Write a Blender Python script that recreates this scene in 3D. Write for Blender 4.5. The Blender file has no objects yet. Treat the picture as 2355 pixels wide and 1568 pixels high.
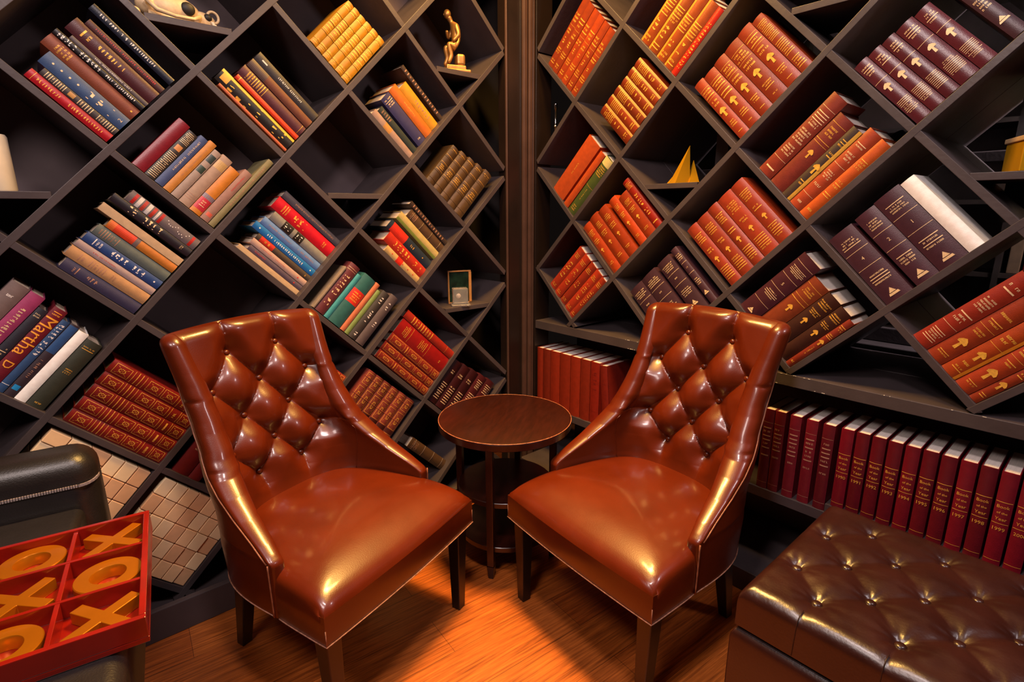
# Corner of a library lounge: diagonal-lattice bookcases, two tufted leather chairs, round table, ottoman.
import bpy, bmesh, math, random
from mathutils import Vector, Matrix, noise
SC = bpy.context.scene; COL = SC.collection
PI = math.pi

CELLS = {
'L10': ('L','A',(0.2604,1.5813),(0.71416,0.69998),(-0.70726,0.70696),[
  (0.0153, 0.0438, 0.222, 0.004, 'redgilt'),
  (0.0444, 0.0663, 0.206, 0.004, 'darkgilt'),
  (0.0675, 0.1105, 0.226, 0.004, 'blueorna'),
  (0.1117, 0.1521, 0.252, 0.004, 'brownplain'),
  (0.1527, 0.171, 0.252, 0.004, 'blackwhite'),
  (0.1716, 0.1847, 0.222, 0.004, 'greythin'),
  (0.1859, 0.2319, 0.244, 0.004, 'maroongilt'),
  (0.2325, 0.2531, 0.225, 0.004, 'darkredtext'),
  (0.271, 0.2951, 0.244, 0.004, 'navywhite')]),
'L21': ('L','A',(0.7721,1.5880),(0.70669,0.70753),(-0.71024,0.70396),[
  (0.0147, 0.0248, 0.271, 0.004, 'orangethin'),
  (0.0254, 0.073, 0.291, 0.004, 'blackgoldtitle'),
  (0.0742, 0.093, 0.254, 0.004, 'vermilion'),
  (0.0942, 0.135, 0.259, 0.004, 'maroonbands'),
  (0.1362, 0.1694, 0.256, 0.004, 'browncloth'),
  (0.1706, 0.2052, 0.255, 0.004, 'charcoal')]),
'L31': ('L','B',(1.0269,1.8430),(0.70669,0.70753),(-0.71627,0.69782),[
  (0.0153, 0.0467, 0.238, 0.004, 'yellowgilt'),
  (0.0473, 0.0774, 0.235, 0.004, 'yellowgilt'),
  (0.078, 0.1075, 0.232, 0.004, 'yellowgilt'),
  (0.1081, 0.137, 0.229, 0.004, 'yellowgilt'),
  (0.1376, 0.1659, 0.226, 0.004, 'yellowgilt'),
  (0.1665, 0.1943, 0.223, 0.004, 'yellowgilt')]),
'L32': ('L','A',(1.2849,1.5916),(0.70562,0.70859),(-0.71627,0.69782),[
  (0.0153, 0.0509, 0.224, 0.03, 'pinkgrey'),
  (0.0515, 0.0796, 0.214, 0.03, 'darkgreen'),
  (0.0928, 0.1437, 0.231, 0.03, 'indigo'),
  (0.1449, 0.1906, 0.232, 0.03, 'orangecloth'),
  (0.1918, 0.2364, 0.208, 0.03, 'marigold'),
  (0.2528, 0.2728, 0.257, 0.03, 'darkbrownthin')]),
'L11': ('L','B',(0.5131,1.3287),(0.70669,0.70753),(-0.70726,0.70696),[
  (0.0147, 0.0356, 0.306, 0.004, 'olive'),
  (0.0368, 0.0659, 0.223, 0.004, 'dustypink'),
  (0.0671, 0.104, 0.197, 0.004, 'orangepatch'),
  (0.1052, 0.1423, 0.21, 0.004, 'beigecloth'),
  (0.1435, 0.1689, 0.203, 0.004, 'greylabels'),
  (0.1701, 0.1949, 0.215, 0.004, 'ochre'),
  (0.1961, 0.2225, 0.207, 0.004, 'bluegrey'),
  (0.2237, 0.2544, 0.195, 0.004, 'blackgiltbands'),
  (0.2556, 0.2936, 0.202, 0.004, 'crimsonplain')]),
'L01': ('L','A',(0.2526,1.0678),(0.70669,0.70753),(-0.70711,0.70711),[
  (0.0153, 0.0525, 0.225, 0.004, 'purplenavy'),
  (0.0537, 0.0908, 0.238, 0.004, 'tancloth'),
  (0.092, 0.1149, 0.237, 0.004, 'palepink'),
  (0.1161, 0.1468, 0.234, 0.004, 'bluetitle'),
  (0.148, 0.184, 0.228, 0.004, 'greygreen'),
  (0.1852, 0.214, 0.216, 0.004, 'orangered'),
  (0.2152, 0.2414, 0.259, 0.004, 'creamplain'),
  (0.2551, 0.2827, 0.256, 0.004, 'blacktitle'),
  (0.2839, 0.3228, 0.229, 0.004, 'stripedgrey')]),
'L12': ('L','A',(0.7687,1.0732),(0.70562,0.70859),(-0.70726,0.70696),[
  (0.0147, 0.0331, 0.265, 0.03, 'creamplain'),
  (0.0343, 0.0552, 0.235, 0.03, 'purplegrey'),
  (0.0564, 0.081, 0.243, 0.03, 'paleblush'),
  (0.0822, 0.1048, 0.24, 0.03, 'brownredlabel'),
  (0.106, 0.1344, 0.273, 0.03, 'brightblue'),
  (0.1356, 0.1669, 0.261, 0.03, 'lightblue'),
  (0.1681, 0.2046, 0.248, 0.03, 'greyblacklabels'),
  (0.2058, 0.2579, 0.27, 0.03, 'brightred'),
  (0.2591, 0.2885, 0.266, 0.03, 'slate')]),
'L23': ('L','A',(1.2931,1.0715),(0.71749,0.69657),(-0.71024,0.70396),[
  (0.0147, 0.0442, 0.209, 0.03, 'creamred'),
  (0.0454, 0.0945, 0.239, 0.03, 'redgiltmodern'),
  (0.0957, 0.1395, 0.265, 0.03, 'navyredlabel'),
  (0.1535, 0.195, 0.256, 0.03, 'creamgreen'),
  (0.1962, 0.239, 0.228, 0.03, 'brownleather'),
  (0.2402, 0.2613, 0.252, 0.03, 'darkbrownthin')]),
'L13': ('L','B',(1.0280,0.8141),(0.71749,0.69657),(-0.70726,0.70696),[
  (0.0398, 0.0819, 0.252, 0.004, 'lilacgrey'),
  (0.0831, 0.1216, 0.239, 0.004, 'charcoalwhite'),
  (0.1222, 0.1441, 0.224, 0.004, 'leafgreen'),
  (0.1453, 0.1679, 0.243, 0.004, 'salmon'),
  (0.1691, 0.2308, 0.241, 0.004, 'tealred'),
  (0.2314, 0.2531, 0.218, 0.004, 'turquoise'),
  (0.2543, 0.3028, 0.237, 0.004, 'burgundytext'),
  (0.3034, 0.3134, 0.205, 0.004, 'beigethin')]),
'L33': ('L','B',(1.5564,1.3271),(0.71749,0.69657),(-0.71627,0.69782),[
  (0.0418, 0.0934, 0.263, 0.01, 'oldleather'),
  (0.094, 0.1437, 0.248, 0.01, 'oldleather'),
  (0.1443, 0.1925, 0.234, 0.01, 'oldleather'),
  (0.1931, 0.2399, 0.221, 0.01, 'oldleather'),
  (0.2405, 0.286, 0.207, 0.01, 'oldleather')]),
'L14': ('L','A',(1.2935,0.5487),(0.70711,0.70711),(-0.70726,0.70696),[
  (0.0147, 0.055, 0.329, 0.004, 'redgiltset'),
  (0.0562, 0.0979, 0.329, 0.004, 'redgiltset'),
  (0.0991, 0.1449, 0.327, 0.004, 'redgiltset'),
  (0.1461, 0.2235, 0.325, 0.004, 'scarletlabel'),
  (0.2247, 0.2651, 0.332, 0.004, 'redtitle')]),
'L15': ('L','B',(1.5430,0.2992),(0.70711,0.70711),(-0.70726,0.70696),[
  (0.0347, 0.0978, 0.273, 0.01, 'maroonedge'),
  (0.0984, 0.159, 0.263, 0.01, 'maroonedge'),
  (0.1596, 0.2184, 0.253, 0.01, 'maroondark'),
  (0.219, 0.276, 0.243, 0.01, 'maroondark'),
  (0.2766, 0.332, 0.233, 0.01, 'maroondark')]),
'L04': ('L','B',(1.0326,0.2878),(0.70711,0.70711),(-0.70711,0.70711),[
  (0.0339, 0.0857, 0.319, 0.004, 'giltmaroon'),
  (0.0863, 0.1361, 0.318, 0.004, 'giltmaroon'),
  (0.1367, 0.1853, 0.316, 0.004, 'giltmaroon'),
  (0.1859, 0.2332, 0.315, 0.004, 'giltmaroon'),
  (0.2338, 0.2799, 0.314, 0.004, 'giltmaroon'),
  (0.2805, 0.3254, 0.313, 0.004, 'giltmaroon')]),
'L03': ('L','A',(0.7633,0.5571),(0.71749,0.69657),(-0.70711,0.70711),[
  (0.1455, 0.1977, 0.2, 0.004, 'redgiltset'),
  (0.1983, 0.2454, 0.2, 0.004, 'redgiltset')]),
'L05': ('L','A',(1.2821,0.0383),(0.70711,0.70711),(-0.70711,0.70711),[
  (0.1512, 0.204, 0.251, 0.02, 'brownleather')]),
'L-11': ('L','B',(-0.0064,0.8085),(0.70669,0.70753),(-0.70711,0.70711),[
  (0.0147, 0.0613, 0.236, 0.004, 'darkgreenbig'),
  (0.0625, 0.0917, 0.246, 0.004, 'whiteplain'),
  (0.0929, 0.1191, 0.253, 0.004, 'darkbluebits'),
  (0.1203, 0.1413, 0.25, 0.004, 'bluegraphic'),
  (0.1419, 0.1776, 0.271, 0.004, 'martha'),
  (0.1788, 0.2042, 0.247, 0.004, 'navygold'),
  (0.2054, 0.2441, 0.274, 0.004, 'magenta'),
  (0.2453, 0.2919, 0.275, 0.004, 'taupe')]),
'L-12': ('L','A',(0.2499,0.5522),(0.70562,0.70859),(-0.70711,0.70711),[
  (0.015, 0.0593, 0.307, 0.004, 'ornategilt'),
  (0.06, 0.1043, 0.308, 0.004, 'ornategilt'),
  (0.105, 0.1493, 0.31, 0.004, 'ornategilt'),
  (0.15, 0.1943, 0.311, 0.004, 'ornategilt'),
  (0.195, 0.2393, 0.313, 0.004, 'ornategilt')]),
'L-13': ('L','B',(0.5003,0.3018),(0.71749,0.69657),(-0.70711,0.70711),[
  (0.2171, 0.2602, 0.22, 0.004, 'darkredplain'),
  (0.2614, 0.3202, 0.22, 0.004, 'darkredplain')]),
'R01': ('R','B',(-0.2662,1.8730),(0.70711,0.70711),(-0.71332,0.70084),[
  (0.0153, 0.0565, 0.303, 0.004, 'orangegilt'),
  (0.0571, 0.0971, 0.305, 0.004, 'orangegilt'),
  (0.0977, 0.1381, 0.307, 0.004, 'orangegilt'),
  (0.1387, 0.1796, 0.308, 0.004, 'orangegilt'),
  (0.1802, 0.2217, 0.31, 0.004, 'orangegilt'),
  (0.2223, 0.2643, 0.312, 0.004, 'orangegilt')]),
'R11': ('R','A',(-0.0045,1.6159),(0.70108,0.71308),(-0.71332,0.70084),[
  (0.0562, 0.1041, 0.207, 0.004, 'goldgilt'),
  (0.1047, 0.1507, 0.204, 0.004, 'goldgilt'),
  (0.1513, 0.1958, 0.2, 0.004, 'goldgilt'),
  (0.1964, 0.2398, 0.197, 0.004, 'goldgilt'),
  (0.2404, 0.2824, 0.194, 0.004, 'goldgilt'),
  (0.283, 0.3239, 0.191, 0.004, 'goldgilt')]),
'R10': ('R','B',(0.2451,1.8698),(0.70108,0.71308),(-0.71178,0.70240),[
  (0.0147, 0.0429, 0.25, 0.004, 'redgold'),
  (0.0441, 0.0933, 0.25, 0.004, 'goldgiltb'),
  (0.0945, 0.1445, 0.25, 0.004, 'goldgiltb'),
  (0.1457, 0.1996, 0.25, 0.004, 'goldgiltb'),
  (0.2008, 0.2527, 0.25, 0.004, 'goldgiltb')]),
'R12': ('R','B',(-0.2609,1.3552),(0.70108,0.71308),(-0.70711,0.70711),[
  (0.0147, 0.0668, 0.314, 0.004, 'greengilt'),
  (0.068, 0.1035, 0.306, 0.004, 'orangeplain'),
  (0.1168, 0.2055, 0.31, 0.004, 'orangeplain')]),
'R22': ('R','A',(-0.0077,1.1020),(0.71347,0.70069),(-0.70711,0.70711),[
  (0.0153, 0.0663, 0.274, 0.004, 'orangeency'),
  (0.0675, 0.125, 0.277, 0.004, 'orangeency'),
  (0.1262, 0.1819, 0.266, 0.004, 'orangeency'),
  (0.1986, 0.2435, 0.256, 0.004, 'orangeency'),
  (0.2447, 0.3017, 0.229, 0.004, 'orangeency'),
  (0.3029, 0.3402, 0.259, 0.004, 'redencynarrow')]),
'R20': ('R','A',(0.5090,1.6095),(0.71347,0.70069),(-0.71178,0.70240),[
  (0.0299, 0.0722, 0.278, 0.004, 'thistle'),
  (0.0734, 0.1228, 0.269, 0.004, 'thistle'),
  (0.124, 0.1725, 0.272, 0.004, 'thistle'),
  (0.1737, 0.2328, 0.27, 0.004, 'thistle'),
  (0.234, 0.2861, 0.269, 0.004, 'thistle'),
  (0.2873, 0.3267, 0.257, 0.004, 'rustbands')]),
'R23': ('R','B',(-0.2505,0.8636),(0.71347,0.70069),(-0.70711,0.70711),[
  (0.0147, 0.0492, 0.28, 0.004, 'orangered2'),
  (0.0498, 0.0962, 0.279, 0.004, 'orangered2'),
  (0.0968, 0.1439, 0.277, 0.004, 'orangered2'),
  (0.1445, 0.1923, 0.276, 0.004, 'orangered2'),
  (0.1929, 0.2414, 0.274, 0.004, 'orangered2')]),
'R32': ('R','A',(0.2683,0.8260),(0.69723,0.71685),(-0.70711,0.70711),[
  (0.0324, 0.1113, 0.276, 0.004, 'plumlaw'),
  (0.1125, 0.1971, 0.275, 0.004, 'plumlaw'),
  (0.2117, 0.2843, 0.27, 0.004, 'plumlaw'),
  (0.2977, 0.3296, 0.27, 0.004, 'plumlaw')]),
'R31': ('R','A',(0.5279,1.0929),(0.69723,0.71685),(-0.71332,0.70084),[
  (0.0312, 0.0821, 0.279, 0.004, 'russetency'),
  (0.0833, 0.1395, 0.277, 0.004, 'russetency'),
  (0.1407, 0.189, 0.276, 0.004, 'russetency'),
  (0.1902, 0.2534, 0.273, 0.004, 'russetency'),
  (0.2546, 0.3094, 0.27, 0.004, 'russetency')]),
'R30': ('R','B',(0.7750,1.3470),(0.69723,0.71685),(-0.71178,0.70240),[
  (0.0147, 0.052, 0.291, 0.004, 'orangebrit'),
  (0.0532, 0.1016, 0.292, 0.004, 'rustbrit'),
  (0.1028, 0.14, 0.267, 0.004, 'blackyellow'),
  (0.1412, 0.2027, 0.269, 0.004, 'darkredthistle'),
  (0.2039, 0.2626, 0.296, 0.004, 'brickbrit')]),
'R3-1': ('R','A',(1.0315,1.6108),(0.69723,0.71685),(-0.70711,0.70711),[
  (0.0153, 0.0558, 0.25, 0.004, 'maroonthistle'),
  (0.057, 0.0952, 0.245, 0.004, 'maroonthistle'),
  (0.0964, 0.1337, 0.24, 0.004, 'maroonthistle'),
  (0.1349, 0.1824, 0.236, 0.004, 'maroonthistle'),
  (0.1836, 0.2259, 0.23, 0.004, 'maroonthistle'),
  (0.2636, 0.298, 0.32, 0.004, 'plumlaw')]),
'R41': ('R','B',(0.7808,0.8444),(0.70711,0.70711),(-0.71332,0.70084),[
  (0.0147, 0.039, 0.25, 0.004, 'redthistlethin'),
  (0.0402, 0.0869, 0.256, 0.004, 'darkthistle'),
  (0.0881, 0.1442, 0.257, 0.004, 'darkthistle'),
  (0.1454, 0.2155, 0.257, 0.004, 'rustthistle'),
  (0.2167, 0.2957, 0.283, 0.004, 'plumlawb')]),
'R40': ('R','A',(1.0309,1.0944),(0.70711,0.70711),(-0.71178,0.70240),[
  (0.0153, 0.0958, 0.262, 0.004, 'plumlawbig'),
  (0.1085, 0.1733, 0.263, 0.004, 'plumlawbig'),
  (0.1745, 0.2524, 0.266, 0.004, 'plumlawbig'),
  (0.2536, 0.2938, 0.26, 0.004, 'whiteplain')]),
'R50': ('R','B',(1.2800,0.8486),(0.70711,0.70711),(-0.71178,0.70240),[
  (0.0147, 0.0416, 0.29, 0.004, 'bigbrit'),
  (0.0428, 0.0916, 0.29, 0.004, 'bigbrit'),
  (0.0928, 0.1437, 0.29, 0.004, 'bigbritgold'),
  (0.1449, 0.1989, 0.29, 0.004, 'bigbrit'),
  (0.2001, 0.2547, 0.29, 0.004, 'brickbrit2')]),
}
LINES = {
'LU': {-1: ((-0.2571,1.5838),(0.70711,0.70711)), 0: ((0.3902,1.7085),(0.71416,0.69998)), 1: ((0.6380,1.4538),(0.70669,0.70753)), 2: ((0.9757,1.2811),(0.70562,0.70859)), 3: ((1.0327,0.8187),(0.71749,0.69657)), 4: ((1.4258,0.6810),(0.70711,0.70711)), 5: ((1.2853,0.0415),(0.70711,0.70711)), 6: ((1.5423,-0.2156),(0.70711,0.70711))},
'LD': {-3: ((-0.7712,0.5556),(0.70711,-0.70711)), -2: ((0.2526,0.0693),(0.70711,-0.70711)), -1: ((0.1199,0.6822),(0.70711,-0.70711)), 0: ((0.1264,1.1940),(0.70711,-0.70711)), 1: ((0.7754,1.0666),(0.70726,-0.70696)), 2: ((1.0332,1.3292),(0.71024,-0.70396)), 3: ((1.1607,1.7126),(0.71627,-0.69782)), 4: ((1.4096,1.9739),(0.70711,-0.70711)), 5: ((1.2853,2.6120),(0.70711,-0.70711)), 6: ((1.5423,2.8690),(0.70711,-0.70711))},
'RU': {-2: ((-0.5141,2.6406),(0.70711,0.70711)), -1: ((-0.2571,2.3835),(0.70711,0.70711)), 0: ((-0.1377,2.0015),(0.70711,0.70711)), 1: ((-0.0093,1.6111),(0.70108,0.71308)), 2: ((0.2552,1.3602),(0.71347,0.70069)), 3: ((0.7800,1.3521),(0.69723,0.71685)), 4: ((0.9056,0.9691),(0.70711,0.70711)), 5: ((1.2817,0.8503),(0.70711,0.70711)), 6: ((1.5423,0.5842),(0.70711,0.70711)), 7: ((1.7994,0.3271),(0.70711,0.70711))},
'RD': {-4: ((1.0282,3.1547),(0.70711,-0.70711)), -3: ((0.7712,2.8976),(0.70711,-0.70711)), -2: ((0.5141,2.6406),(0.70711,-0.70711)), -1: ((0.9015,1.7408),(0.70711,-0.70711)), 0: ((0.6389,1.4813),(0.71178,-0.70240)), 1: ((0.2582,1.3578),(0.71332,-0.70084)), 2: ((-0.1332,1.2275),(0.70711,-0.70711)), 3: ((-0.2556,0.8688),(0.70711,-0.70711))},
}
CAM = dict(f=1218.380, loc=(0,0,1.39922), fw=[0.0, 0.971254, -0.238045], rt=[0.999989, -0.001098, -0.004478], up=[0.00461, 0.238043, 0.971244])
WALLS = {"L": ([-1.38152, 1.47604, 1.32671],[0.75621, 0.65433, 0.0],[-0.65433, 0.75621, 0.0]), "R": ([0.45551, 2.36094, 2.1265],[0.65437, -0.75617, 0.0],[0.75617, 0.65437, 0.0])}
# ------------------------------------------------------------------ helpers
def V(*a): return Vector(a)
class MB:
    """collects faces and links them as ONE mesh object"""
    def __init__(s): s.v = []; s.f = []; s.m = []; s.cur = 0; s.calls = []
    def add(s, vs, fs):
        b = len(s.v); s.calls.append((b, len(s.f))); s.v += [tuple(v) for v in vs]; s.f += [tuple(i+b for i in f) for f in fs]; s.m += [s.cur]*len(fs)
    def box(s, x0, x1, y0, y1, z0, z1, M=None):
        p = [V(x, y, z) for x in (x0, x1) for y in (y0, y1) for z in (z0, z1)]
        if M: p = [M @ q for q in p]
        s.add(p, [(0,1,3,2),(4,6,7,5),(0,4,5,1),(2,3,7,6),(0,2,6,4),(1,5,7,3)])
    def prism(s, pts, a, b):
        """polygon pts (list of Vector) extruded from offset a to offset b (Vectors)"""
        n = len(pts)
        s.add([p+a for p in pts]+[p+b for p in pts], [tuple(range(n-1,-1,-1)), tuple(range(n,2*n))]+[(i,(i+1)%n,(i+1)%n+n,i+n) for i in range(n)])
    def grid(s, rows, closed=False):
        n = len(rows[0]); vs = [p for r in rows for p in r]; fs = []
        for i in range(len(rows)-1):
            for j in range(n if closed else n-1):
                k = (j+1) % n; fs.append((i*n+j, i*n+k, (i+1)*n+k, (i+1)*n+j))
        s.add(vs, fs)
    def tube(s, path, r, n=8, cap=True, closed=False):
        path = [Vector(p) for p in path]; rows = []; m = len(path); up = None
        for i, p in enumerate(path):
            if closed: t = path[(i+1) % m]-path[i-1]
            else: t = path[min(i+1, m-1)]-path[max(i-1, 0)]
            t = t.normalized() if t.length > 1e-9 else V(0,0,1)
            if up is None: up = V(0,0,1) if abs(t.z) < .9 else V(1,0,0)
            x = t.cross(up)
            if x.length < 1e-6: x = t.orthogonal()
            x.normalize(); y = x.cross(t).normalized(); up = y
            rr = r[i] if isinstance(r, (list, tuple)) else r
            rows.append([p+x*math.cos(a)*rr+y*math.sin(a)*rr for a in [2*PI*k/n for k in range(n)]])
        if closed: rows.append(rows[0])
        b = len(s.v); s.grid(rows, True)
        if cap and not closed:
            s.f.append(tuple(b+k for k in range(n-1,-1,-1))); s.f.append(tuple(b+(m-1)*n+k for k in range(n))); s.m += [s.cur]*2
    def lathe(s, prof, n=32, M=None, caps=True):
        rows = [[V(r*math.cos(a), r*math.sin(a), z) for a in [2*PI*k/n for k in range(n)]] for r, z in prof]
        if M: rows = [[M @ p for p in r] for r in rows]
        b = len(s.v); s.grid(rows, True); m = len(rows)
        if caps: s.f.append(tuple(b+k for k in range(n-1,-1,-1))); s.f.append(tuple(b+(m-1)*n+k for k in range(n))); s.m += [s.cur]*2
    def blob(s, c, rx, ry, rz, M=None, n=12, m=8):
        rows = []
        for i in range(m+1):
            t = PI*i/m; rows.append([V(c[0]+rx*max(math.sin(t), .02)*math.cos(2*PI*k/n), c[1]+ry*max(math.sin(t), .02)*math.sin(2*PI*k/n), c[2]-rz*math.cos(t)) for k in range(n)])
        if M: rows = [[M @ p for p in r] for r in rows]
        s.grid(rows, True)
    def build(s, name, mats, parent=None, smooth=False, bevel=0, angle=None, fix=True):
        me = bpy.data.meshes.new(name); me.from_pydata(s.v, [], s.f)
        if not isinstance(mats, (list, tuple)): mats = [mats]
        for m in mats: me.materials.append(m)
        me.polygons.foreach_set('material_index', s.m)
        if fix:
            bm = bmesh.new(); bm.from_mesh(me); bmesh.ops.recalc_face_normals(bm, faces=bm.faces); bm.to_mesh(me); bm.free()
        if smooth:
            me.polygons.foreach_set('use_smooth', [True]*len(me.polygons))
            if angle: me.set_sharp_from_angle(angle=math.radians(angle))
        me.update()
        o = bpy.data.objects.new(name, me); COL.objects.link(o)
        if parent: o.parent = parent
        if bevel:
            b = o.modifiers.new('b', 'BEVEL'); b.width = bevel; b.segments = 2; b.limit_method = 'ANGLE'; b.angle_limit = math.radians(40)
        return o
def tag(o, label=None, cat=None, group=None, kind=None):
    if label: o['label'] = label
    if cat: o['category'] = cat
    if group: o['group'] = group
    if kind: o['kind'] = kind
    return o
def thing(name, label, cat, M=None, group=None):
    o = bpy.data.objects.new(name, None); COL.objects.link(o); o.empty_display_size = .05
    if M is not None: o.matrix_world = M
    return tag(o, label, cat, group)
def struct(o, label=None): return tag(o, label, None, None, 'structure')
def copy_tree(o, M, label):
    c = o.copy(); COL.objects.link(c); c.matrix_world = M; c['label'] = label
    for ch in list(o.children):
        d = ch.copy(); COL.objects.link(d); d.parent = c; d.matrix_parent_inverse = ch.matrix_parent_inverse.copy()
    return c

# ------------------------------------------------------------------ materials (all procedural)
def lin(h):
    h = h.lstrip('#'); o = []
    for i in (0, 2, 4):
        c = int(h[i:i+2], 16)/255; o.append(c/12.92 if c <= .04045 else ((c+.055)/1.055)**2.4)
    return (*o, 1)
MAT = {}
def mat(name, color, rough=.5, metal=0, spec=.5, coat=0, coat_rough=.1, var=.15, scale=30, bump=0, bscale=200, stretch=None, rvar=0, color2=None, emit=None):
    if name in MAT: return MAT[name]
    m = bpy.data.materials.new(name); m.use_nodes = True; nt = m.node_tree; N = nt.nodes; L = nt.links
    b = N['Principled BSDF']; col = lin(color) if isinstance(color, str) else (*color, 1)
    b.inputs['Roughness'].default_value = rough; b.inputs['Metallic'].default_value = metal
    b.inputs['Specular IOR Level'].default_value = spec; b.inputs['Coat Weight'].default_value = coat; b.inputs['Coat Roughness'].default_value = coat_rough
    tc = N.new('ShaderNodeTexCoord'); mp = N.new('ShaderNodeMapping'); L.new(tc.outputs['Object'], mp.inputs[0])
    if stretch: mp.inputs['Scale'].default_value = stretch
    no = N.new('ShaderNodeTexNoise'); no.inputs['Scale'].default_value = scale; no.inputs['Detail'].default_value = 4; L.new(mp.outputs[0], no.inputs[0])
    rp = N.new('ShaderNodeValToRGB'); L.new(no.outputs[0], rp.inputs[0])
    c2 = (lin(color2) if color2 else tuple(min(1, c*(1+var)) for c in col[:3])+(1,))
    rp.color_ramp.elements[0].position = .3; rp.color_ramp.elements[1].position = .7
    rp.color_ramp.elements[0].color = col if color2 else tuple(c*(1-var) for c in col[:3])+(1,); rp.color_ramp.elements[1].color = c2
    L.new(rp.outputs[0], b.inputs['Base Color'])
    if rvar:
        mr = N.new('ShaderNodeMapRange'); mr.inputs[3].default_value = rough-rvar; mr.inputs[4].default_value = rough+rvar
        L.new(no.outputs[0], mr.inputs[0]); L.new(mr.outputs[0], b.inputs['Roughness'])
    if bump:
        n2 = N.new('ShaderNodeTexNoise'); n2.inputs['Scale'].default_value = bscale; n2.inputs['Detail'].default_value = 3; L.new(mp.outputs[0], n2.inputs[0])
        bp = N.new('ShaderNodeBump'); bp.inputs['Strength'].default_value = bump; bp.inputs['Distance'].default_value = .002; L.new(n2.outputs[0], bp.inputs['Height']); L.new(bp.outputs[0], b.inputs['Normal'])
    if emit: b.inputs['Emission Color'].default_value = lin(emit[0]); b.inputs['Emission Strength'].default_value = emit[1]
    MAT[name] = m; return m
m_shelf = mat('dark_painted_wood', '443b3d', rough=.42, spec=.45, var=.13, scale=9, bump=.25, bscale=60, rvar=.08)
m_shelf_in = mat('dark_back_board', '5a4c4e', rough=.6, spec=.3, var=.18, scale=6, bump=.15, bscale=40)
m_post2 = mat('brown_moulding', '4a342c', rough=.4, var=.15, scale=12, bump=.1, bscale=80)
m_post = mat('dark_brown_trim', '1d120e', rough=.4, var=.15, scale=12, bump=.1, bscale=80)  # flat post panel, darker brown than the moulding strips
m_leather = mat('cognac_leather', '541a04', rough=.34, spec=.36, coat=.34, coat_rough=.12, var=.16, scale=7, bump=.10, bscale=320, rvar=.06)
m_welt = mat('worn_leather_piping', '8a5238', rough=.45, var=.3, scale=60)
m_seamlt = mat('worn_leather_edge', '9a6a55', rough=.6, var=.4, scale=90)
m_ott = mat('dark_brown_leather', '2b110d', rough=.33, spec=.6, coat=.2, coat_rough=.25, var=.28, scale=8, bump=.22, bscale=140, rvar=.08)
m_leg = mat('black_stained_leg', '100b0a', rough=.35, spec=.45, coat=.1, var=.15, scale=30)
m_table = mat('mahogany_stain', '280b05', rough=.34, spec=.4, coat=.25, coat_rough=.15, var=.25, scale=14, stretch=(1, 5, 1), bump=.08, bscale=60)
m_tabedge = mat('pale_mahogany_edge', '9a5a40', rough=.5, var=.5, scale=70)  # paler, mottled tone for the table rim
m_blackl = mat('black_leather', '1f1b1b', rough=.38, spec=.5, coat=.15, coat_rough=.3, var=.15, scale=20, bump=.3, bscale=260)
m_thread = mat('grey_thread', '9a8a86', rough=.7, var=.3, scale=200)
m_red = mat('red_lacquer', '84160a', rough=.22, spec=.6, coat=.5, coat_rough=.08, var=.16, scale=14)
m_gold = mat('satin_gold', 'c0700c', rough=.3, metal=.6, var=.06, scale=20)
m_brass = mat('bright_brass', 'e0a41c', rough=.25, metal=.5, var=.05, scale=20)
m_bronze = mat('aged_bronze', 'a87840', rough=.38, metal=.6, var=.35, scale=40, bump=.2, bscale=120)
m_chrome = mat('polished_chrome', 'd0d0d4', rough=.12, metal=1, var=.03)
m_bone = mat('ivory_bone', 'cdb08a', rough=.5, var=.22, scale=40, bump=.3, bscale=150)
m_cream = mat('cream_wax', 'd8c8ae', rough=.5, var=.05)
m_block = mat('pale_beech_block', 'f6c898', rough=.6, var=.10, scale=14, bump=.1, bscale=150)
m_block2 = mat('pinkish_beech_block', 'e4b084', rough=.6, var=.12, scale=14, bump=.1, bscale=150)
m_block3 = mat('light_maple_block', 'fad8ac', rough=.6, var=.08, scale=14, bump=.1, bscale=150)
m_pages = mat('cream_pages', 'd8c0a8', rough=.8, var=.12, scale=500, stretch=(1, .02, .02))
m_pages_w = mat('white_pages', 'f4e8e0', rough=.8, var=.08, scale=500, stretch=(1, .02, .02))
m_gilt = mat('gilt_foil', 'f0b048', rough=.4, metal=.25, var=.25, scale=120)
m_giltb = mat('bright_gilt', 'e8b044', rough=.35, metal=.2, var=.2, scale=120)
m_giltp = mat('pale_gilt', 'e8c89a', rough=.45, metal=.15, var=.15, scale=120)
m_white = mat('white_print', 'e6dcd8', rough=.6, var=.05)
m_black = mat('black_print', '1c1614', rough=.6, var=.05)
m_orangeprint = mat('amber_print', 'f0a030', rough=.5, var=.1)
m_redprint = mat('red_print', 'c02820', rough=.5, var=.1)
m_dim = mat('muted_print', 'a87860', rough=.6, var=.2)
m_chip = mat('bare_paint_chip', 'c8c0b8', rough=.7)

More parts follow.
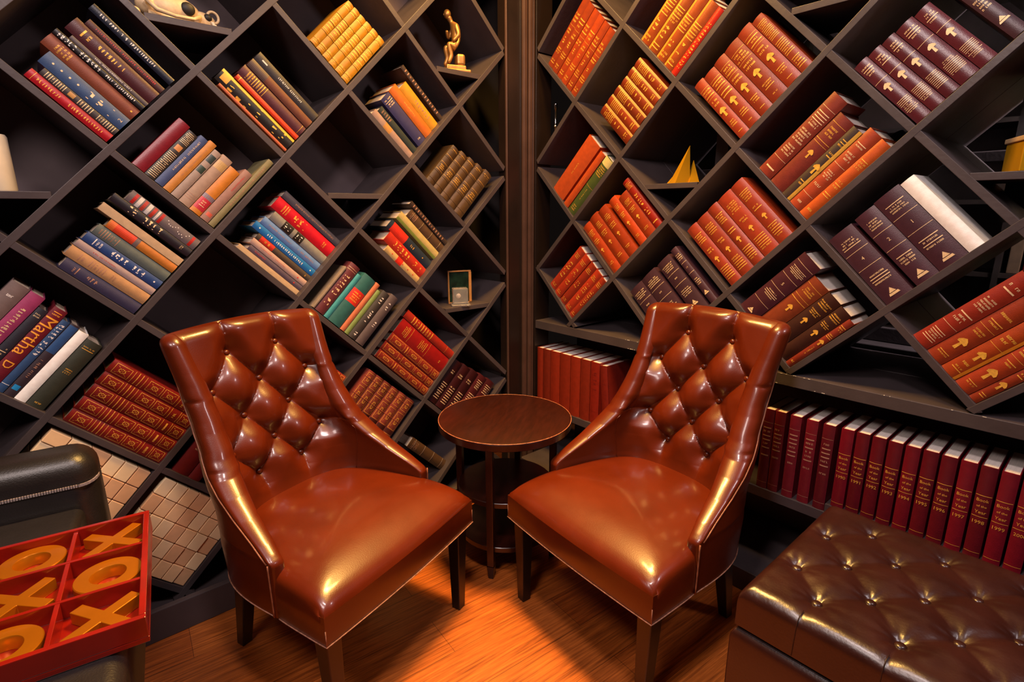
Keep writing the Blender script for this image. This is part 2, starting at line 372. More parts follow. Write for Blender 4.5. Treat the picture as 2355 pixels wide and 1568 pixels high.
def floor_material():
    m = bpy.data.materials.new('oiled_wood_floor'); m.use_nodes = True; nt = m.node_tree; N = nt.nodes; L = nt.links
    b = N['Principled BSDF']; tc = N.new('ShaderNodeTexCoord'); mp = N.new('ShaderNodeMapping'); mp.inputs['Rotation'].default_value = (0, 0, math.radians(-36)); L.new(tc.outputs['Object'], mp.inputs[0])
    br = N.new('ShaderNodeTexBrick'); br.offset = .37; br.inputs['Scale'].default_value = 1; br.inputs['Brick Width'].default_value = 1.1; br.inputs['Row Height'].default_value = .16; br.inputs['Mortar Size'].default_value = .0007; br.inputs['Mortar Smooth'].default_value = .2
    br.inputs['Color1'].default_value = lin('b8662a'); br.inputs['Color2'].default_value = lin('a4521e'); br.inputs['Mortar'].default_value = lin('4a2410'); L.new(mp.outputs[0], br.inputs[0])
    mp2 = N.new('ShaderNodeMapping'); mp2.inputs['Scale'].default_value = (2.2, 55, 1); L.new(mp.outputs[0], mp2.inputs[0])
    no = N.new('ShaderNodeTexNoise'); no.inputs['Scale'].default_value = 2.2; no.inputs['Detail'].default_value = 7; no.inputs['Roughness'].default_value = .65; L.new(mp2.outputs[0], no.inputs[0])
    rp = N.new('ShaderNodeValToRGB'); rp.color_ramp.elements[0].position = .32; rp.color_ramp.elements[0].color = (.34, .27, .24, 1); rp.color_ramp.elements[1].position = .68; rp.color_ramp.elements[1].color = (1.25, 1.22, 1.15, 1); L.new(no.outputs[0], rp.inputs[0])
    mx = N.new('ShaderNodeMixRGB'); mx.blend_type = 'MULTIPLY'; mx.inputs[0].default_value = 1; L.new(br.outputs[0], mx.inputs[1]); L.new(rp.outputs[0], mx.inputs[2]); L.new(mx.outputs[0], b.inputs['Base Color'])
    b.inputs['Roughness'].default_value = .36; b.inputs['Coat Weight'].default_value = .15; b.inputs['Coat Roughness'].default_value = .25
    bp = N.new('ShaderNodeBump'); bp.inputs['Strength'].default_value = .25; bp.inputs['Distance'].default_value = .002; L.new(no.outputs[0], bp.inputs['Height']); L.new(bp.outputs[0], b.inputs['Normal'])
    return m
m_floor = floor_material()
m_plaster = mat('dark_plaster', '2c2422', rough=.9, var=.1, scale=4)
m_ceiling = mat('dark_ceiling_paint', '3a322e', rough=.9, var=.05, scale=4)

# ------------------------------------------------------------------ camera
cam = bpy.data.cameras.new('camera'); co = bpy.data.objects.new('camera', cam); COL.objects.link(co); SC.camera = co
cam.sensor_width = 36; cam.lens = CAM['f']/2355*36; cam.clip_start = .05
R_ = Vector(CAM['rt']); U_ = Vector(CAM['up']); F_ = Vector(CAM['fw'])
Mc = Matrix((R_, U_, -F_)).transposed().to_4x4(); Mc.translation = Vector(CAM['loc']); co.matrix_world = Mc

# ------------------------------------------------------------------ wall frames: s along the wall, z up, w into the wall
def frame(side):
    p, d, n = [Vector(x) for x in WALLS[side]]; p = Vector((p.x, p.y, 0)); return p, d, n
def wp(side, s, z, w=0):
    p, d, n = frame(side); q = p+d*s+n*w; q.z = z; return q
def wall_matrix(side):   # local x = s, y = into the wall, z = up
    p, d, n = frame(side); M = Matrix((d, n, V(0,0,1))).transposed().to_4x4(); M.translation = p; return M
ML, MR = wall_matrix('L'), wall_matrix('R')
BT = .0275

# room shell -------------------------------------------------------------
def quadobj(name, pts, m, label):
    b = MB(); b.add(pts, [tuple(range(len(pts)))]); return struct(b.build(name, m, fix=False), label)
b = MB(); b.box(-3.6, 3.8, -2.6, 5.2, -.06, 0); struct(b.build('floor', m_floor), 'orange-brown wood plank floor')
b = MB(); b.box(-3.6, 3.8, -2.6, 5.2, 2.95, 3.0); struct(b.build('ceiling', m_ceiling), 'dark ceiling above the bookcases')
b = MB(); b.box(-2.3, 2.1, .36, .42, 0, 2.95, ML); struct(b.build('wall_left', m_plaster), 'dark wall behind the left bookcase')
b = MB(); b.box(-.66, 3.2, 1.75, 1.81, 0, 2.95, MR); struct(b.build('wall_right', m_plaster), 'dark wall beyond the right bookcase')
b = MB(); b.box(-3.3, 3.5, -2.36, -2.3, 0, 2.95); struct(b.build('wall_back', m_plaster), 'dark wall behind the viewer')

# ------------------------------------------------------------------ lattice bookcases
def clip(c, d, s0, s1, z0, z1):
    t0, t1 = -9, 9
    for k, lo, hi in ((0, s0, s1), (1, z0, z1)):
        a, b_ = (lo-c[k])/d[k], (hi-c[k])/d[k]
        if a > b_: a, b_ = b_, a
        t0, t1 = max(t0, a), min(t1, b_)
    return t0, t1
def lattice(side, root, s0, s1, z0, z1, w0, w1, mt):
    for fam, back in (('U', 0), ('D', .0006)):
        for k, (c, d) in LINES[side+fam].items():
            t0, t1 = clip(c, d, s0, s1, z0, z1)
            if t1-t0 < .03: continue
            nx, nz = -d[1]*BT/2, d[0]*BT/2
            sg = 1 if d[1] > 0 else -1
            # ends are cut square to the frame: quad in the wall plane
            def pt(t, o): return (c[0]+d[0]*t+nx*o, c[1]+d[1]*t+nz*o)
            P = [pt(t0, -1), pt(t1, -1), pt(t1, 1), pt(t0, 1)]
            P = [(min(max(p[0], s0), s1), min(max(p[1], z0), z1)) for p in P]
            b = MB(); b.prism([V(p[0], w0+back, p[1]) for p in P], V(0,0,0), V(0, w1-w0-back, 0))
            b.build('diagonal_board', mt, root, bevel=.0012)
def shelf_insert(side, root, sa, sb, zt, th=.02, w0=.001, w1=.3, mt=None):
    b = MB(); b.box(sa, sb, w0, w1, zt-th, zt); return b.build('small_shelf', mt or m_shelf, root, bevel=.001)

left = thing('bookcase', 'dark wooden bookcase of diamond cubbies on the left wall', 'bookcase', ML)
lattice('L', left, -0.53, 1.7893, 0.0411, 2.78, 0, .32, m_shelf)
b = MB(); b.box(-0.53-.02, 1.7893, .32, .335, 0, 2.80); b.build('back_panel', m_shelf_in, left)
b = MB(); b.box(-0.53-.02, 1.7893, -.114, -.090, 0, .113); b.build('kick_board', m_shelf, left, bevel=.003)
b = MB(); b.box(-0.53-.02, 1.7893, 0, .32, 2.781, 2.80); b.build('top_board', m_shelf, left)
b = MB(); b.box(-0.53-.025, -0.53-.001, 0, .32, 0.0411, 2.78); b.build('side_panel', m_shelf, left)
b = MB(); b.box(-0.53-.02, 1.7893, -.0895, .32, .018, 0.0411-.0005); b.build('base_board', m_shelf, left)
shelf_insert('L', left, 0.4049, 0.6402, 1.9724)
shelf_insert('L', left, 0.9137, 1.1427, 1.4689)
shelf_insert('L', left, 1.4225, 1.6557, 1.9862)
shelf_insert('L', left, 1.4246, 1.6833, 0.9623)
shelf_insert('L', left, -0.1187, 0.1124, 1.4583)

right = thing('bookcase', 'dark diamond-cubby bookcase on the right wall with upright books below', 'bookcase', MR)
lattice('R', right, -0.5067, 2.35, 0.8404, 2.78, 0, .30, m_shelf)
b = MB(); b.box(-0.5067, 2.35, 0, .32, 2.781, 2.80); b.build('top_board', m_shelf, right)
b = MB(); b.box(-0.5067, 2.35, 0, .30, 0.798, 0.8404-.0005); b.build('long_shelf', m_shelf, right, bevel=.0015)
b = MB(); b.box(-0.5067, 2.35, .304, .60, 0.798, 0.8404-.0005); b.build('long_shelf', m_shelf, right, bevel=.0015)
b = MB(); b.box(-0.5067, 2.35, 0, .32, 0.3453, 0.3824); b.build('long_shelf', m_shelf, right, bevel=.0015)
b = MB(); b.box(0.9500, 2.35, .002, .30, 0.3824+.0005, 0.4121); b.build('riser_board', m_shelf, right, bevel=.001)
b = MB(); b.box(-0.5067, 2.35, .33, .345, 0, 0.798-.001); b.build('back_panel', m_shelf_in, right)
b = MB(); b.box(-0.5067, 2.35, -.107, .32, 0, .088); b.build('kick_board', m_shelf, right, bevel=.002)
b = MB(); b.box(2.3505, 2.375, 0, .60, 0, 2.78); b.build('side_panel', m_shelf, right)
b = MB()
for i in range(46):
    random.seed(i*7+1); s = random.uniform(.05, 1.5); z = random.choice((0.8404-.0005, 0.8404-.0005, 0.798+.004)); b.box(s, s+random.uniform(.002, .010), -.0006, .0006, z-.0016, z-.0002+random.uniform(0, .0006))
b.build('paint_chips', m_chip, right)
shelf_insert('R', right, 0.1378, 0.3731, 1.5029)
shelf_insert('R', right, 0.6551, 0.8925, 2.0148)
shelf_insert('R', right, 1.1713, 1.4098, 1.4923)

back = thing('bookcase', 'second dark lattice unit standing back to back behind the right bookcase', 'bookcase', MR)
lattice('R', back, -0.5067, 2.35, 0.8404+.001, 2.78, .304, .60, m_shelf)
b = MB(); b.box(0.2703, 0.3233, .304, .34, 1.4, 1.80); b.build('upright_panel', m_shelf, back)
b = MB(); b.box(1.2084, 1.2614, .304, .34, 1.36, 1.80); b.build('upright_panel', m_shelf, back)

# corner post / pilaster
b = MB()
b.box(1.7914, 1.8815, -.002, .05, 0, 2.95, ML); b.box(-0.5374, -0.5077, -.004, .10, 0, 2.95, MR)
b.box(1.8815, 1.9674, -.004, .05, 0, 2.95, ML)
struct(b.build('trim_1', m_post, bevel=.002), 'dark corner post between the bookcases')
b = MB()
b.box(1.7893, 1.7978, -.012, .0, 0, 2.95, ML); b.box(1.8889, 1.9112, -.022, -.0041, 0, 2.95, ML); b.box(1.9207, 1.9419, -.026, -.0041, 0, 2.95, ML); b.box(1.9483, 1.961, -.020, -.0041, 0, 2.95, ML)
struct(b.build('trim_2', m_post2, bevel=.003), 'lighter brown moulding strips on the corner post')
# ------------------------------------------------------------------ books
FONT = {}
def text_geo(s):
    if s in FONT: return FONT[s]
    cu = bpy.data.curves.new('t', 'FONT'); cu.body = s; cu.resolution_u = 2; ob = bpy.data.objects.new('t', cu); COL.objects.link(ob)
    bpy.context.view_layer.update()
    me = bpy.data.meshes.new_from_object(ob.evaluated_get(bpy.context.evaluated_depsgraph_get()))
    vs = [(v.co.x, v.co.y) for v in me.vertices]; fs = [tuple(p.vertices) for p in me.polygons]
    bpy.data.objects.remove(ob); bpy.data.curves.remove(cu); bpy.data.meshes.remove(me)
    x0 = min(v[0] for v in vs); x1 = max(v[0] for v in vs); y0 = min(v[1] for v in vs); y1 = max(v[1] for v in vs)
    FONT[s] = ([((x-x0)/(x1-x0), (y-y0)/(y1-y0)) for x, y in vs], fs, (x1-x0)/(y1-y0)); return FONT[s]
# style: cover colour, roughness, print material, decoration list, description
#  b band(y,th)  g stacked glyph rows(y0,y1,w,rows)  v one line down the spine(y0,y1,w)  T text down(s,y0,y1,w)  S text across(s,y,w)
#  p panel(y0,y1,hex,w)  k torch emblem(y,size)  s ship emblem(y,size)  f ornate frame(y0,y1)  d dots(y0,y1,n)  r raised bands(n)
BR = [('b', .13, .0012), ('g', .16, .30, .7, 4), ('b', .33, .0012), ('g', .37, .45, .6, 2), ('k', .56, .03), ('g', .70, .80, .6, 3), ('b', .9, .001), ('g', .86, .89, .5, 1)]
ST = {
'redgilt': ('c01020', .35, 'gilt', [('b', .06, .001), ('v', .1, .9, .35)], 'bright red spine with a gold line of titling'),
'darkgilt': ('3a3030', .5, 'giltp', [('g', .04, .30, .8, 9), ('p', .34, .42, 'b08040', .6), ('g', .46, .66, .8, 6), ('g', .72, .97, .8, 8)], 'dark spine crossed by pale gilt bands'),
'blueorna': ('3a5684', .5, 'giltp', [('d', .06, .45, 4), ('v', .5, .85, .7), ('S', '2', .93, .4)], 'blue spine with beige ornate title'),
'brownplain': ('8a3c1c', .5, 'gilt', [('g', .1, .26, .7, 5), ('d', .93, .96, 1)], 'plain rust brown spine'),
'blackwhite': ('1a1418', .35, 'white', [('v', .03, .5, .8), ('v', .55, .9, .45)], 'thin black spine with white lettering'),
'greythin': ('5a4e50', .5, 'white', [('v', .3, .8, .4)], 'thin grey spine leaning low'),
'maroongilt': ('4e1820', .4, 'gilt', [('g', .1, .24, .5, 2), ('v', .3, .62, .3)], 'maroon spine with small gilt title'),
'darkredtext': ('4a1a18', .5, 'redprint', [('v', .1, .9, .35)], 'dark red spine with red lettering'),
'navywhite': ('14182c', .35, 'white', [('v', .1, .78, .4)], 'navy spine with white lettering, topmost'),
'orangethin': ('c86038', .5, None, [], 'very thin orange edged book'),
'blackgoldtitle': ('1e1a18', .4, 'giltb', [('p', .0, 1, 'e0a030', .22, .86), ('v', .12, .92, .95), ('p', .03, .12, 'd8a040', .5)], 'black spine with large yellow lettering'),
'vermilion': ('e03c10', .35, None, [('b', .05, .002)], 'slim vermilion spine'),
'maroonbands': ('5a2430', .45, 'gilt', [('g', .08, .34, .8, 8), ('b', .36, .0015), ('b', .95, .001)], 'plum maroon spine with gilt bars at the top'),
'browncloth': ('6e3420', .55, None, [('p', .0, .26, '4a3834', 1)], 'brown cloth spine with grey upper end'),
'charcoal': ('352e32', .5, 'white', [('p', .08, .16, 'd8c8c0', .15), ('v', .34, .74, .22)], 'charcoal spine with small white title'),
'yellowgilt': ('c88814', .4, 'giltb', [('g', .04, .14, .8, 2), ('g', .3, .62, .8, 6), ('b', .66, .002), ('g', .86, .97, .9, 3), ('r', 5)], 'golden yellow old volume'),
'pinkgrey': ('a88880', .6, 'gilt', [('p', .28, .45, 'a87840', 1)], 'pinkish grey spine with an ochre patch'),
'darkgreen': ('2c3632', .55, 'muted', [('g', .05, .3, .7, 5)], 'dark green spine'),
'indigo': ('383468', .5, 'giltp', [('g', .05, .2, .8, 4), ('g', .88, .93, .4, 1)], 'thick indigo spine'),
'orangecloth': ('e0701c', .5, None, [('v', .3, .6, .15)], 'orange spine'),
'marigold': ('e8a020', .5, 'muted', [('v', .35, .8, .35)], 'marigold spine with faint titling'),
'darkbrownthin': ('3c2a22', .5, 'muted', [('g', .05, .9, .6, 14)], 'thin dark brown spine with pale ticks'),
'olive': ('8a8058', .65, 'muted', [('v', .1, .7, .3)], 'olive cloth spine against the board'),
'dustypink': ('a87c72', .65, 'redprint', [('v', .1, .4, .2), ('p', .86, .92, 'c05848', .6)], 'dusty pink spine'),
'orangepatch': ('e08828', .5, 'giltp', [('p', .62, .70, '7a6a78', 1), ('p', .70, .92, 'b02838', .95), ('g', .74, .86, .5, 3)], 'orange spine with a red label near the foot'),
'beigecloth': ('b89a88', .65, 'muted', [('p', .1, .25, 'b09060', .9), ('b', .8, .001), ('b', .84, .001), ('b', .88, .001)], 'beige cloth spine with a tan label'),
'greylabels': ('b09a90', .6, 'giltp', [('p', .1, .24, '2c3838', .8), ('p', .34, .46, '2c3c34', .8)], 'grey beige spine with two dark green labels'),
'ochre': ('d88c38', .55, 'muted', [('v', .15, .7, .2)], 'ochre yellow spine'),
'bluegrey': ('44568c', .55, 'giltp', [('v', .1, .7, .25)], 'blue cloth spine'),
'blackgiltbands': ('382e2a', .5, 'giltp', [('g', .03, .25, .8, 8), ('p', .3, .4, 'c08048', .6), ('g', .45, .97, .8, 16)], 'black spine crossed by pale bands'),
'crimsonplain': ('8c1c2c', .35, None, [], 'plain crimson spine'),
'purplenavy': ('3c3658', .6, 'muted', [('g', .12, .2, .6, 2), ('v', .3, .45, .4)], 'dull purple navy spine at the bottom'),
'tancloth': ('d09a64', .65, 'muted', [('g', .12, .2, .6, 2), ('g', .25, .45, .6, 6), ('g', .52, .58, .6, 2)], 'tan cloth spine'),
'palepink': ('c0a4a0', .6, 'redprint', [('v', .2, .5, .2)], 'pale pink spine'),
'bluetitle': ('2c4c8c', .45, 'white', [('g', .1, .22, .7, 3), ('v', .32, .78, .6), ('d', .9, .93, 1)], 'strong blue spine with white title'),
'greygreen': ('66706a', .65, 'muted', [('g', .05, .3, .7, 8)], 'grey green cloth spine'),
'orangered': ('d88028', .5, 'gilt', [('p', .02, .1, 'c86028', 1), ('p', .1, .38, 'c43c1c', 1), ('p', .38, .44, '6a5a58', 1)], 'orange spine with a red upper panel'),
'creamplain': ('d8b48c', .7, None, [], 'plain cream fore edge turned outward'),
'blacktitle': ('241e28', .4, 'giltp', [('v', .12, .62, .8), ('g', .86, .9, .6, 2)], 'black spine with large cream lettering'),
'stripedgrey': ('7c6c6c', .5, 'white', [('p', .06, .1, 'b02018', .9), ('p', .12, .17, 'd0c8c0', .9), ('p', .19, .23, 'b03828', .9), ('p', .25, .30, 'd0c8c0', .9), ('p', .32, .36, 'b03020', .9), ('p', .38, .41, 'd0c8c0', .9), ('p', .43, .47, 'b02018', .9), ('d', .52, .86, 12), ('p', .89, .93, 'b02018', .9)], 'grey spine with red and white stripes, topmost'),
'purplegrey': ('5c4c60', .6, 'redprint', [('v', .1, .3, .3), ('d', .84, .86, 1)], 'purple grey spine'),
'paleblush': ('c8a498', .6, 'redprint', [('v', .15, .6, .2), ('d', .84, .86, 1)], 'pale blush spine with a red dot'),
'brownredlabel': ('4c3c30', .6, 'gilt', [('p', .06, .3, 'b82818', 1), ('g', .12, .24, .5, 2), ('g', .9, .93, .6, 1)], 'dark brown spine with a red label'),
'brightblue': ('1c78c8', .4, 'white', [('v', .2, .8, .4), ('d', .92, .95, 1), ('d', .07, .1, 1)], 'bright blue spine'),
'lightblue': ('6890d0', .5, 'muted', [('v', .1, .5, .2), ('v', .6, .9, .25)], 'light blue spine'),
'greyblacklabels': ('8c8884', .55, 'white', [('p', .2, .36, '1c1814', .95), ('v', .21, .35, .6), ('p', .42, .56, '1c1814', .95), ('v', .43, .55, .6)], 'grey spine with two black labels'),
'brightred': ('e01428', .35, 'gilt', [('g', .12, .22, .7, 3), ('v', .3, .55, .6), ('g', .82, .88, .5, 2)], 'bright red spine'),
'slate': ('4c4858', .5, 'muted', [('v', .2, .9, .25)], 'slate grey spine, topmost'),
'creamred': ('d8b070', .6, 'redprint', [('p', .32, .48, 'd02818', 1), ('d', .1, .9, 5)], 'cream spine with a red block, lowest'),
'redgiltmodern': ('c42c1c', .4, 'gilt', [('v', .08, .8, .6), ('g', .86, .92, .5, 1)], 'red spine with long gilt title'),
'navyredlabel': ('1c2c40', .5, 'gilt', [('p', .06, .40, 'c02818', 1), ('v', .5, .6, .3), ('d', .8, .83, 1)], 'navy spine with red upper half'),
'creamgreen': ('c8b070', .55, None, [('p', 0, 1, '7c8838', .3, .16)], 'cream spine with a green edge'),
'brownleather': ('5c4028', .5, 'muted', [('g', .05, .2, .8, 5), ('r', 4)], 'old brown leather spine'),
'lilacgrey': ('5c4c50', .6, 'white', [('v', .1, .3, .3), ('v', .5, .7, .3)], 'lilac grey spine, lowest'),
'charcoalwhite': ('3c3434', .6, 'white', [('v', .1, .25, .35), ('v', .4, .65, .35), ('v', .85, .95, .35)], 'charcoal spine with white lettering'),
'leafgreen': ('88a058', .55, None, [], 'leaf green spine'),
'salmon': ('d87850', .5, None, [], 'salmon orange spine'),
'tealred': ('2c6a6a', .5, 'gilt', [('p', .3, .56, 'c82c20', .95), ('g', .34, .52, .6, 4)], 'teal spine with a red label'),
'turquoise': ('40a4b0', .5, None, [], 'turquoise spine'),
'burgundytext': ('6c2c34', .5, 'giltp', [('b', .08, .001), ('b', .12, .001), ('v', .2, .85, .5)], 'burgundy spine with pale lettering'),
'beigethin': ('9c8878', .6, None, [], 'very thin beige spine'),
'oldleather': ('5a4024', .4, 'gilt', [('g', .06, .12, .8, 2), ('b', .25, .001), ('b', .45, .001), ('b', .65, .001), ('g', .5, .62, .7, 3), ('r', 5)], 'old brown leather volume with raised bands'),
'redgiltset': ('9c2c20', .4, 'gilt', [('f', .03, .28), ('f', .36, .6), ('f', .62, .84), ('g', .3, .34, .7, 1), ('f', .88, .98)], 'brick red volume with gilt panels'),
'scarletlabel': ('a81414', .4, 'gilt', [('g', .1, .2, .7, 4), ('b', .24, .0012), ('g', .42, .56, .6, 5), ('b', .6, .001), ('g', .84, .9, .3, 1)], 'wide scarlet volume with centred title'),
'redtitle': ('b02818', .4, 'gilt', [('g', .12, .55, .8, 9), ('b', .85, .001)], 'red spine with stacked gilt title, topmost'),
'maroonedge': ('5a1c20', .35, 'giltp', [('g', .1, .3, .6, 5), ('g', .4, .9, .7, 12)], 'glossy maroon spine with pale gilt'),
'maroondark': ('3c1216', .35, 'giltp', [('g', .2, .3, .5, 2), ('g', .5, .9, .6, 8)], 'very dark maroon spine'),
'giltmaroon': ('8c3c30', .35, 'gilt', [('f', .03, .2), ('f', .24, .5), ('f', .58, .8), ('p', .51, .57, '3a1412', .9), ('f', .84, .97), ('r', 4)], 'maroon volume with gilt panels and black label'),
'darkgreenbig': ('36382c', .5, 'gilt', [('g', .08, .14, .7, 2), ('g', .42, .5, .6, 3), ('g', .92, .96, .5, 1)], 'large dark green spine against the board'),
'whiteplain': ('fbf4f2', .6, None, [], 'plain white book'),
'darkbluebits': ('3a2c38', .5, 'muted', [('p', .02, .4, '284c80', .9), ('v', .5, .75, .3), ('p', .86, .92, '2088c8', .6)], 'dark spine with blue panel and dot'),
'bluegraphic': ('34588c', .45, 'white', [('v', .05, .5, .7), ('b', .9, .0015)], 'mid blue spine with pale graphic lettering'),
'martha': ('80182c', .45, 'amber', [('g', .03, .09, .6, 2), ('T', 'Martha', .10, .62, 1.15), ('T', 'D', .68, .78, .8)], 'crimson spine reading Martha'),
'navygold': ('2c2c3c', .5, 'giltp', [('g', .06, .12, .7, 2), ('g', .55, .65, .7, 3), ('g', .72, .8, .5, 1)], 'navy grey spine with cream bars'),
'magenta': ('b84078', .5, 'giltp', [('v', .18, .6, .35)], 'magenta pink spine'),
'taupe': ('86706e', .6, 'white', [('g', .12, .17, .5, 1)], 'taupe spine, topmost'),
'ornategilt': ('8c1c18', .35, 'gilt', [('f', .04, .20), ('b', .23, .0012), ('b', .27, .002), ('b', .31, .002), ('b', .35, .0012), ('f', .39, .54), ('f', .56, .71), ('b', .74, .0012), ('g', .76, .82, .6, 1), ('b', .84, .0012), ('f', .86, .98)], 'ornate red volume with gilt squares'),
'darkredplain': ('7c1418', .4, 'muted', [('g', .5, .6, .5, 2)], 'plain dark red volume'),
'orangegilt': ('a83c14', .4, 'giltb', [('g', .2, .34, .8, 3), ('b', .38, .001), ('g', .42, .5, .7, 2), ('v', .54, .64, .3), ('g', .7, .8, .8, 3), ('g', .88, .95, .6, 2)], 'orange red volume with gilt lettering'),
'goldgilt': ('8c3010', .35, 'giltb', [('g', .1, .4, .8, 7), ('v', .45, .65, .4), ('g', .8, .9, .6, 2), ('p', 0, 1, 'b87020', .18, .9)], 'gilt volume with glowing golden edge'),  # golden strip along one edge of the spine
'goldgiltb': ('984010', .35, 'giltb', [('g', .3, .55, .8, 6), ('v', .6, .8, .4), ('g', .86, .96, .7, 2), ('p', 0, 1, 'b87c20', .2, .14)], 'brown volume with broad gold gilding'),
'redgold': ('c8200c', .35, 'giltb', [('v', .2, .9, .6)], 'slim vivid red and gold volume'),
'greengilt': ('4a5c24', .5, 'gilt', [('p', 0, .12, 'c8b878', 1), ('g', .14, .3, .8, 5), ('b', .5, .001), ('v', .55, .75, .1), ('g', .85, .95, .6, 3)], 'green spine with gilt lines'),
'orangeplain': ('c44c18', .5, None, [('v', .4, .6, .08)], 'plain orange volume'),
'orangeency': ('b84014', .35, 'gilt', [('g', .14, .26, .6, 4), ('g', .32, .42, .6, 3), ('k', .56, .022), ('g', .8, .86, .5, 2)], 'orange encyclopedia volume'),
'redencynarrow': ('9c1c0c', .4, 'gilt', [('g', .05, .18, .8, 5), ('v', .3, .75, .5), ('g', .86, .92, .7, 1)], 'narrow dark red spine leaning on the board'),
'thistle': ('a0381c', .35, 'gilt', [('b', .14, .0012), ('g', .16, .29, .85, 3), ('b', .31, .001), ('g', .34, .45, .8, 2), ('k', .57, .040), ('g', .72, .82, .6, 3), ('g', .9, .93, .4, 1)], 'russet volume with gilt torch emblem'),
'rustbands': ('9c3c20', .35, 'gilt', [('g', .08, .4, .8, 12), ('g', .45, .7, .8, 8), ('g', .76, .94, .7, 5)], 'russet volume with many gilt bars, topmost'),
'orangered2': ('b43418', .45, 'gilt', [('g', .1, .2, .7, 3), ('v', .3, .7, .5), ('g', .88, .95, .6, 2)], 'scarlet orange volume'),
'plumlaw': ('4a2c38', .4, 'giltp', [('g', .1, .22, .75, 4), ('b', .27, .0012), ('g', .34, .38, .25, 1), ('b', .46, .0012), ('g', .56, .68, .7, 4), ('s', .82, .035)], 'plum brown law volume'),
'plumlawb': ('4c1c28', .4, 'giltp', [('b', .1, .001), ('g', .16, .26, .75, 5), ('b', .32, .001), ('S', '5', .42, .25), ('b', .5, .001), ('g', .56, .66, .7, 4), ('b', .76, .001), ('s', .92, .03)], 'thick plum volume numbered 5, topmost'),
'plumlawbig': ('542c3c', .4, 'giltp', [('g', .12, .24, .7, 4), ('b', .30, .0012), ('S', '@', .41, .2), ('b', .52, .0012), ('g', .62, .76, .7, 4), ('s', .9, .04)], 'thick plum law volume'),
'russetency': ('a83c20', .35, 'gilt', [('g', .14, .3, .7, 5), ('g', .4, .48, .6, 2), ('k', .6, .026), ('g', .72, .92, .7, 6)], 'russet encyclopedia volume'),
'orangebrit': ('d85c18', .4, 'gilt', [('g', .22, .34, .7, 4), ('g', .5, .6, .6, 3), ('g', .66, .72, .7, 2), ('g', .88, .94, .5, 1)], 'bright orange spine, lowest'),
'rustbrit': ('b84420', .4, 'giltp', [('g', .14, .2, .7, 2), ('g', .26, .36, .7, 3), ('b', .42, .001), ('g', .5, .6, .7, 4), ('g', .66, .72, .6, 1), ('b', .82, .001), ('g', .9, .95, .5, 1)], 'rust orange spine with pale bars'),
'blackyellow': ('3a2620', .5, 'giltb', [('p', 0, 1, 'e8b040', .3, .86), ('g', .14, .24, .5, 3), ('g', .32, .4, .5, 2), ('k', .56, .035), ('g', .72, .8, .5, 2)], 'black and yellow spine with torch emblem'),
'darkredthistle': ('842c20', .4, 'gilt', [('b', .1, .001), ('g', .14, .26, .6, 3), ('b', .32, .0015), ('b', .36, .001), ('k', .5, .03)], 'dark red spine with small torch emblem'),
'brickbrit': ('90301c', .4, 'giltp', [('b', .14, .001), ('g', .18, .36, .75, 6), ('g', .40, .56, .75, 5), ('g', .60, .72, .7, 4), ('b', .78, .001), ('g', .88, .94, .6, 1)], 'brick red spine with pale bars, topmost'),
'maroonthistle': ('60202c', .32, 'giltp', [('g', .08, .22, .7, 4), ('b', .34, .0012), ('k', .46, .03), ('g', .66, .86, .8, 9)], 'glossy maroon volume with gilt emblem'),
'redthistlethin': ('90301c', .4, 'gilt', [('g', .1, .2, .8, 3), ('g', .28, .36, .8, 3), ('k', .46, .025), ('v', .56, .72, .2), ('g', .88, .95, .7, 1)], 'red spine with cream top edge, lowest'),
'darkthistle': ('3c1c14', .4, 'gilt', [('g', .1, .2, .8, 3), ('g', .26, .34, .7, 3), ('k', .46, .028)], 'dark brown spine with gilt torch emblem'),
'rustthistle': ('903c1c', .4, 'gilt', [('b', .1, .001), ('g', .14, .24, .7, 3), ('b', .3, .001), ('b', .36, .002), ('k', .5, .03)], 'rust brown spine with gilt torch emblem'),
'bigbrit': ('b03c18', .35, 'gilt', [('g', .3, .36, .7, 1), ('g', .4, .46, .7, 2), ('b', .5, .001), ('g', .54, .6, .6, 2), ('k', .74, .04), ('g', .88, .93, .6, 2)], 'large orange red encyclopedia volume'),
'bigbritgold': ('b84414', .35, 'giltb', [('p', 0, 1, 'e88c1c', .16, .9), ('g', .4, .5, .7, 2), ('b', .55, .001), ('k', .70, .035), ('g', .8, .85, .5, 1), ('g', .88, .93, .6, 2)], 'large volume with a golden orange edge'),
'brickbrit2': ('a8301c', .35, 'giltp', [('g', .1, .2, .6, 2), ('g', .3, .45, .7, 5), ('g', .52, .64, .7, 3), ('b', .7, .001), ('g', .78, .93, .7, 6)], 'large brick red volume, topmost'),
'bookofyear': ('7c0c20', .4, 'gilt', [('b', .31, .0016), ('S', 'Book', .36, .72), ('S', 'of the', .425, .6), ('S', 'Year', .49, .68), ('b', .54, .0014), ('S', '@', .60, .7), ('b', .94, .001)], 'burgundy yearbook'),
'faded': ('7c1424', .4, 'muted', [('b', .16, .001), ('g', .2, .5, .7, 6), ('g', .54, .6, .7, 1), ('b', .92, .001)], 'burgundy yearbook with faded title'),
'plainorangered': ('98280f', .45, None, [], 'orange red volume with plain spine'),
'orangeredtext': ('98200f', .45, 'dimred', [('v', .15, .55, .6), ('b', .8, .001)], 'orange red volume with dark stamped title'),
}
MAT['dimred'] = mat('stamped_red', '6a120c', rough=.5)
PRINT = {'gilt': m_gilt, 'giltb': m_giltb, 'giltp': m_giltp, 'white': m_white, 'muted': m_dim, 'redprint': m_redprint, 'amber': m_orangeprint, 'dimred': MAT['dimred']}
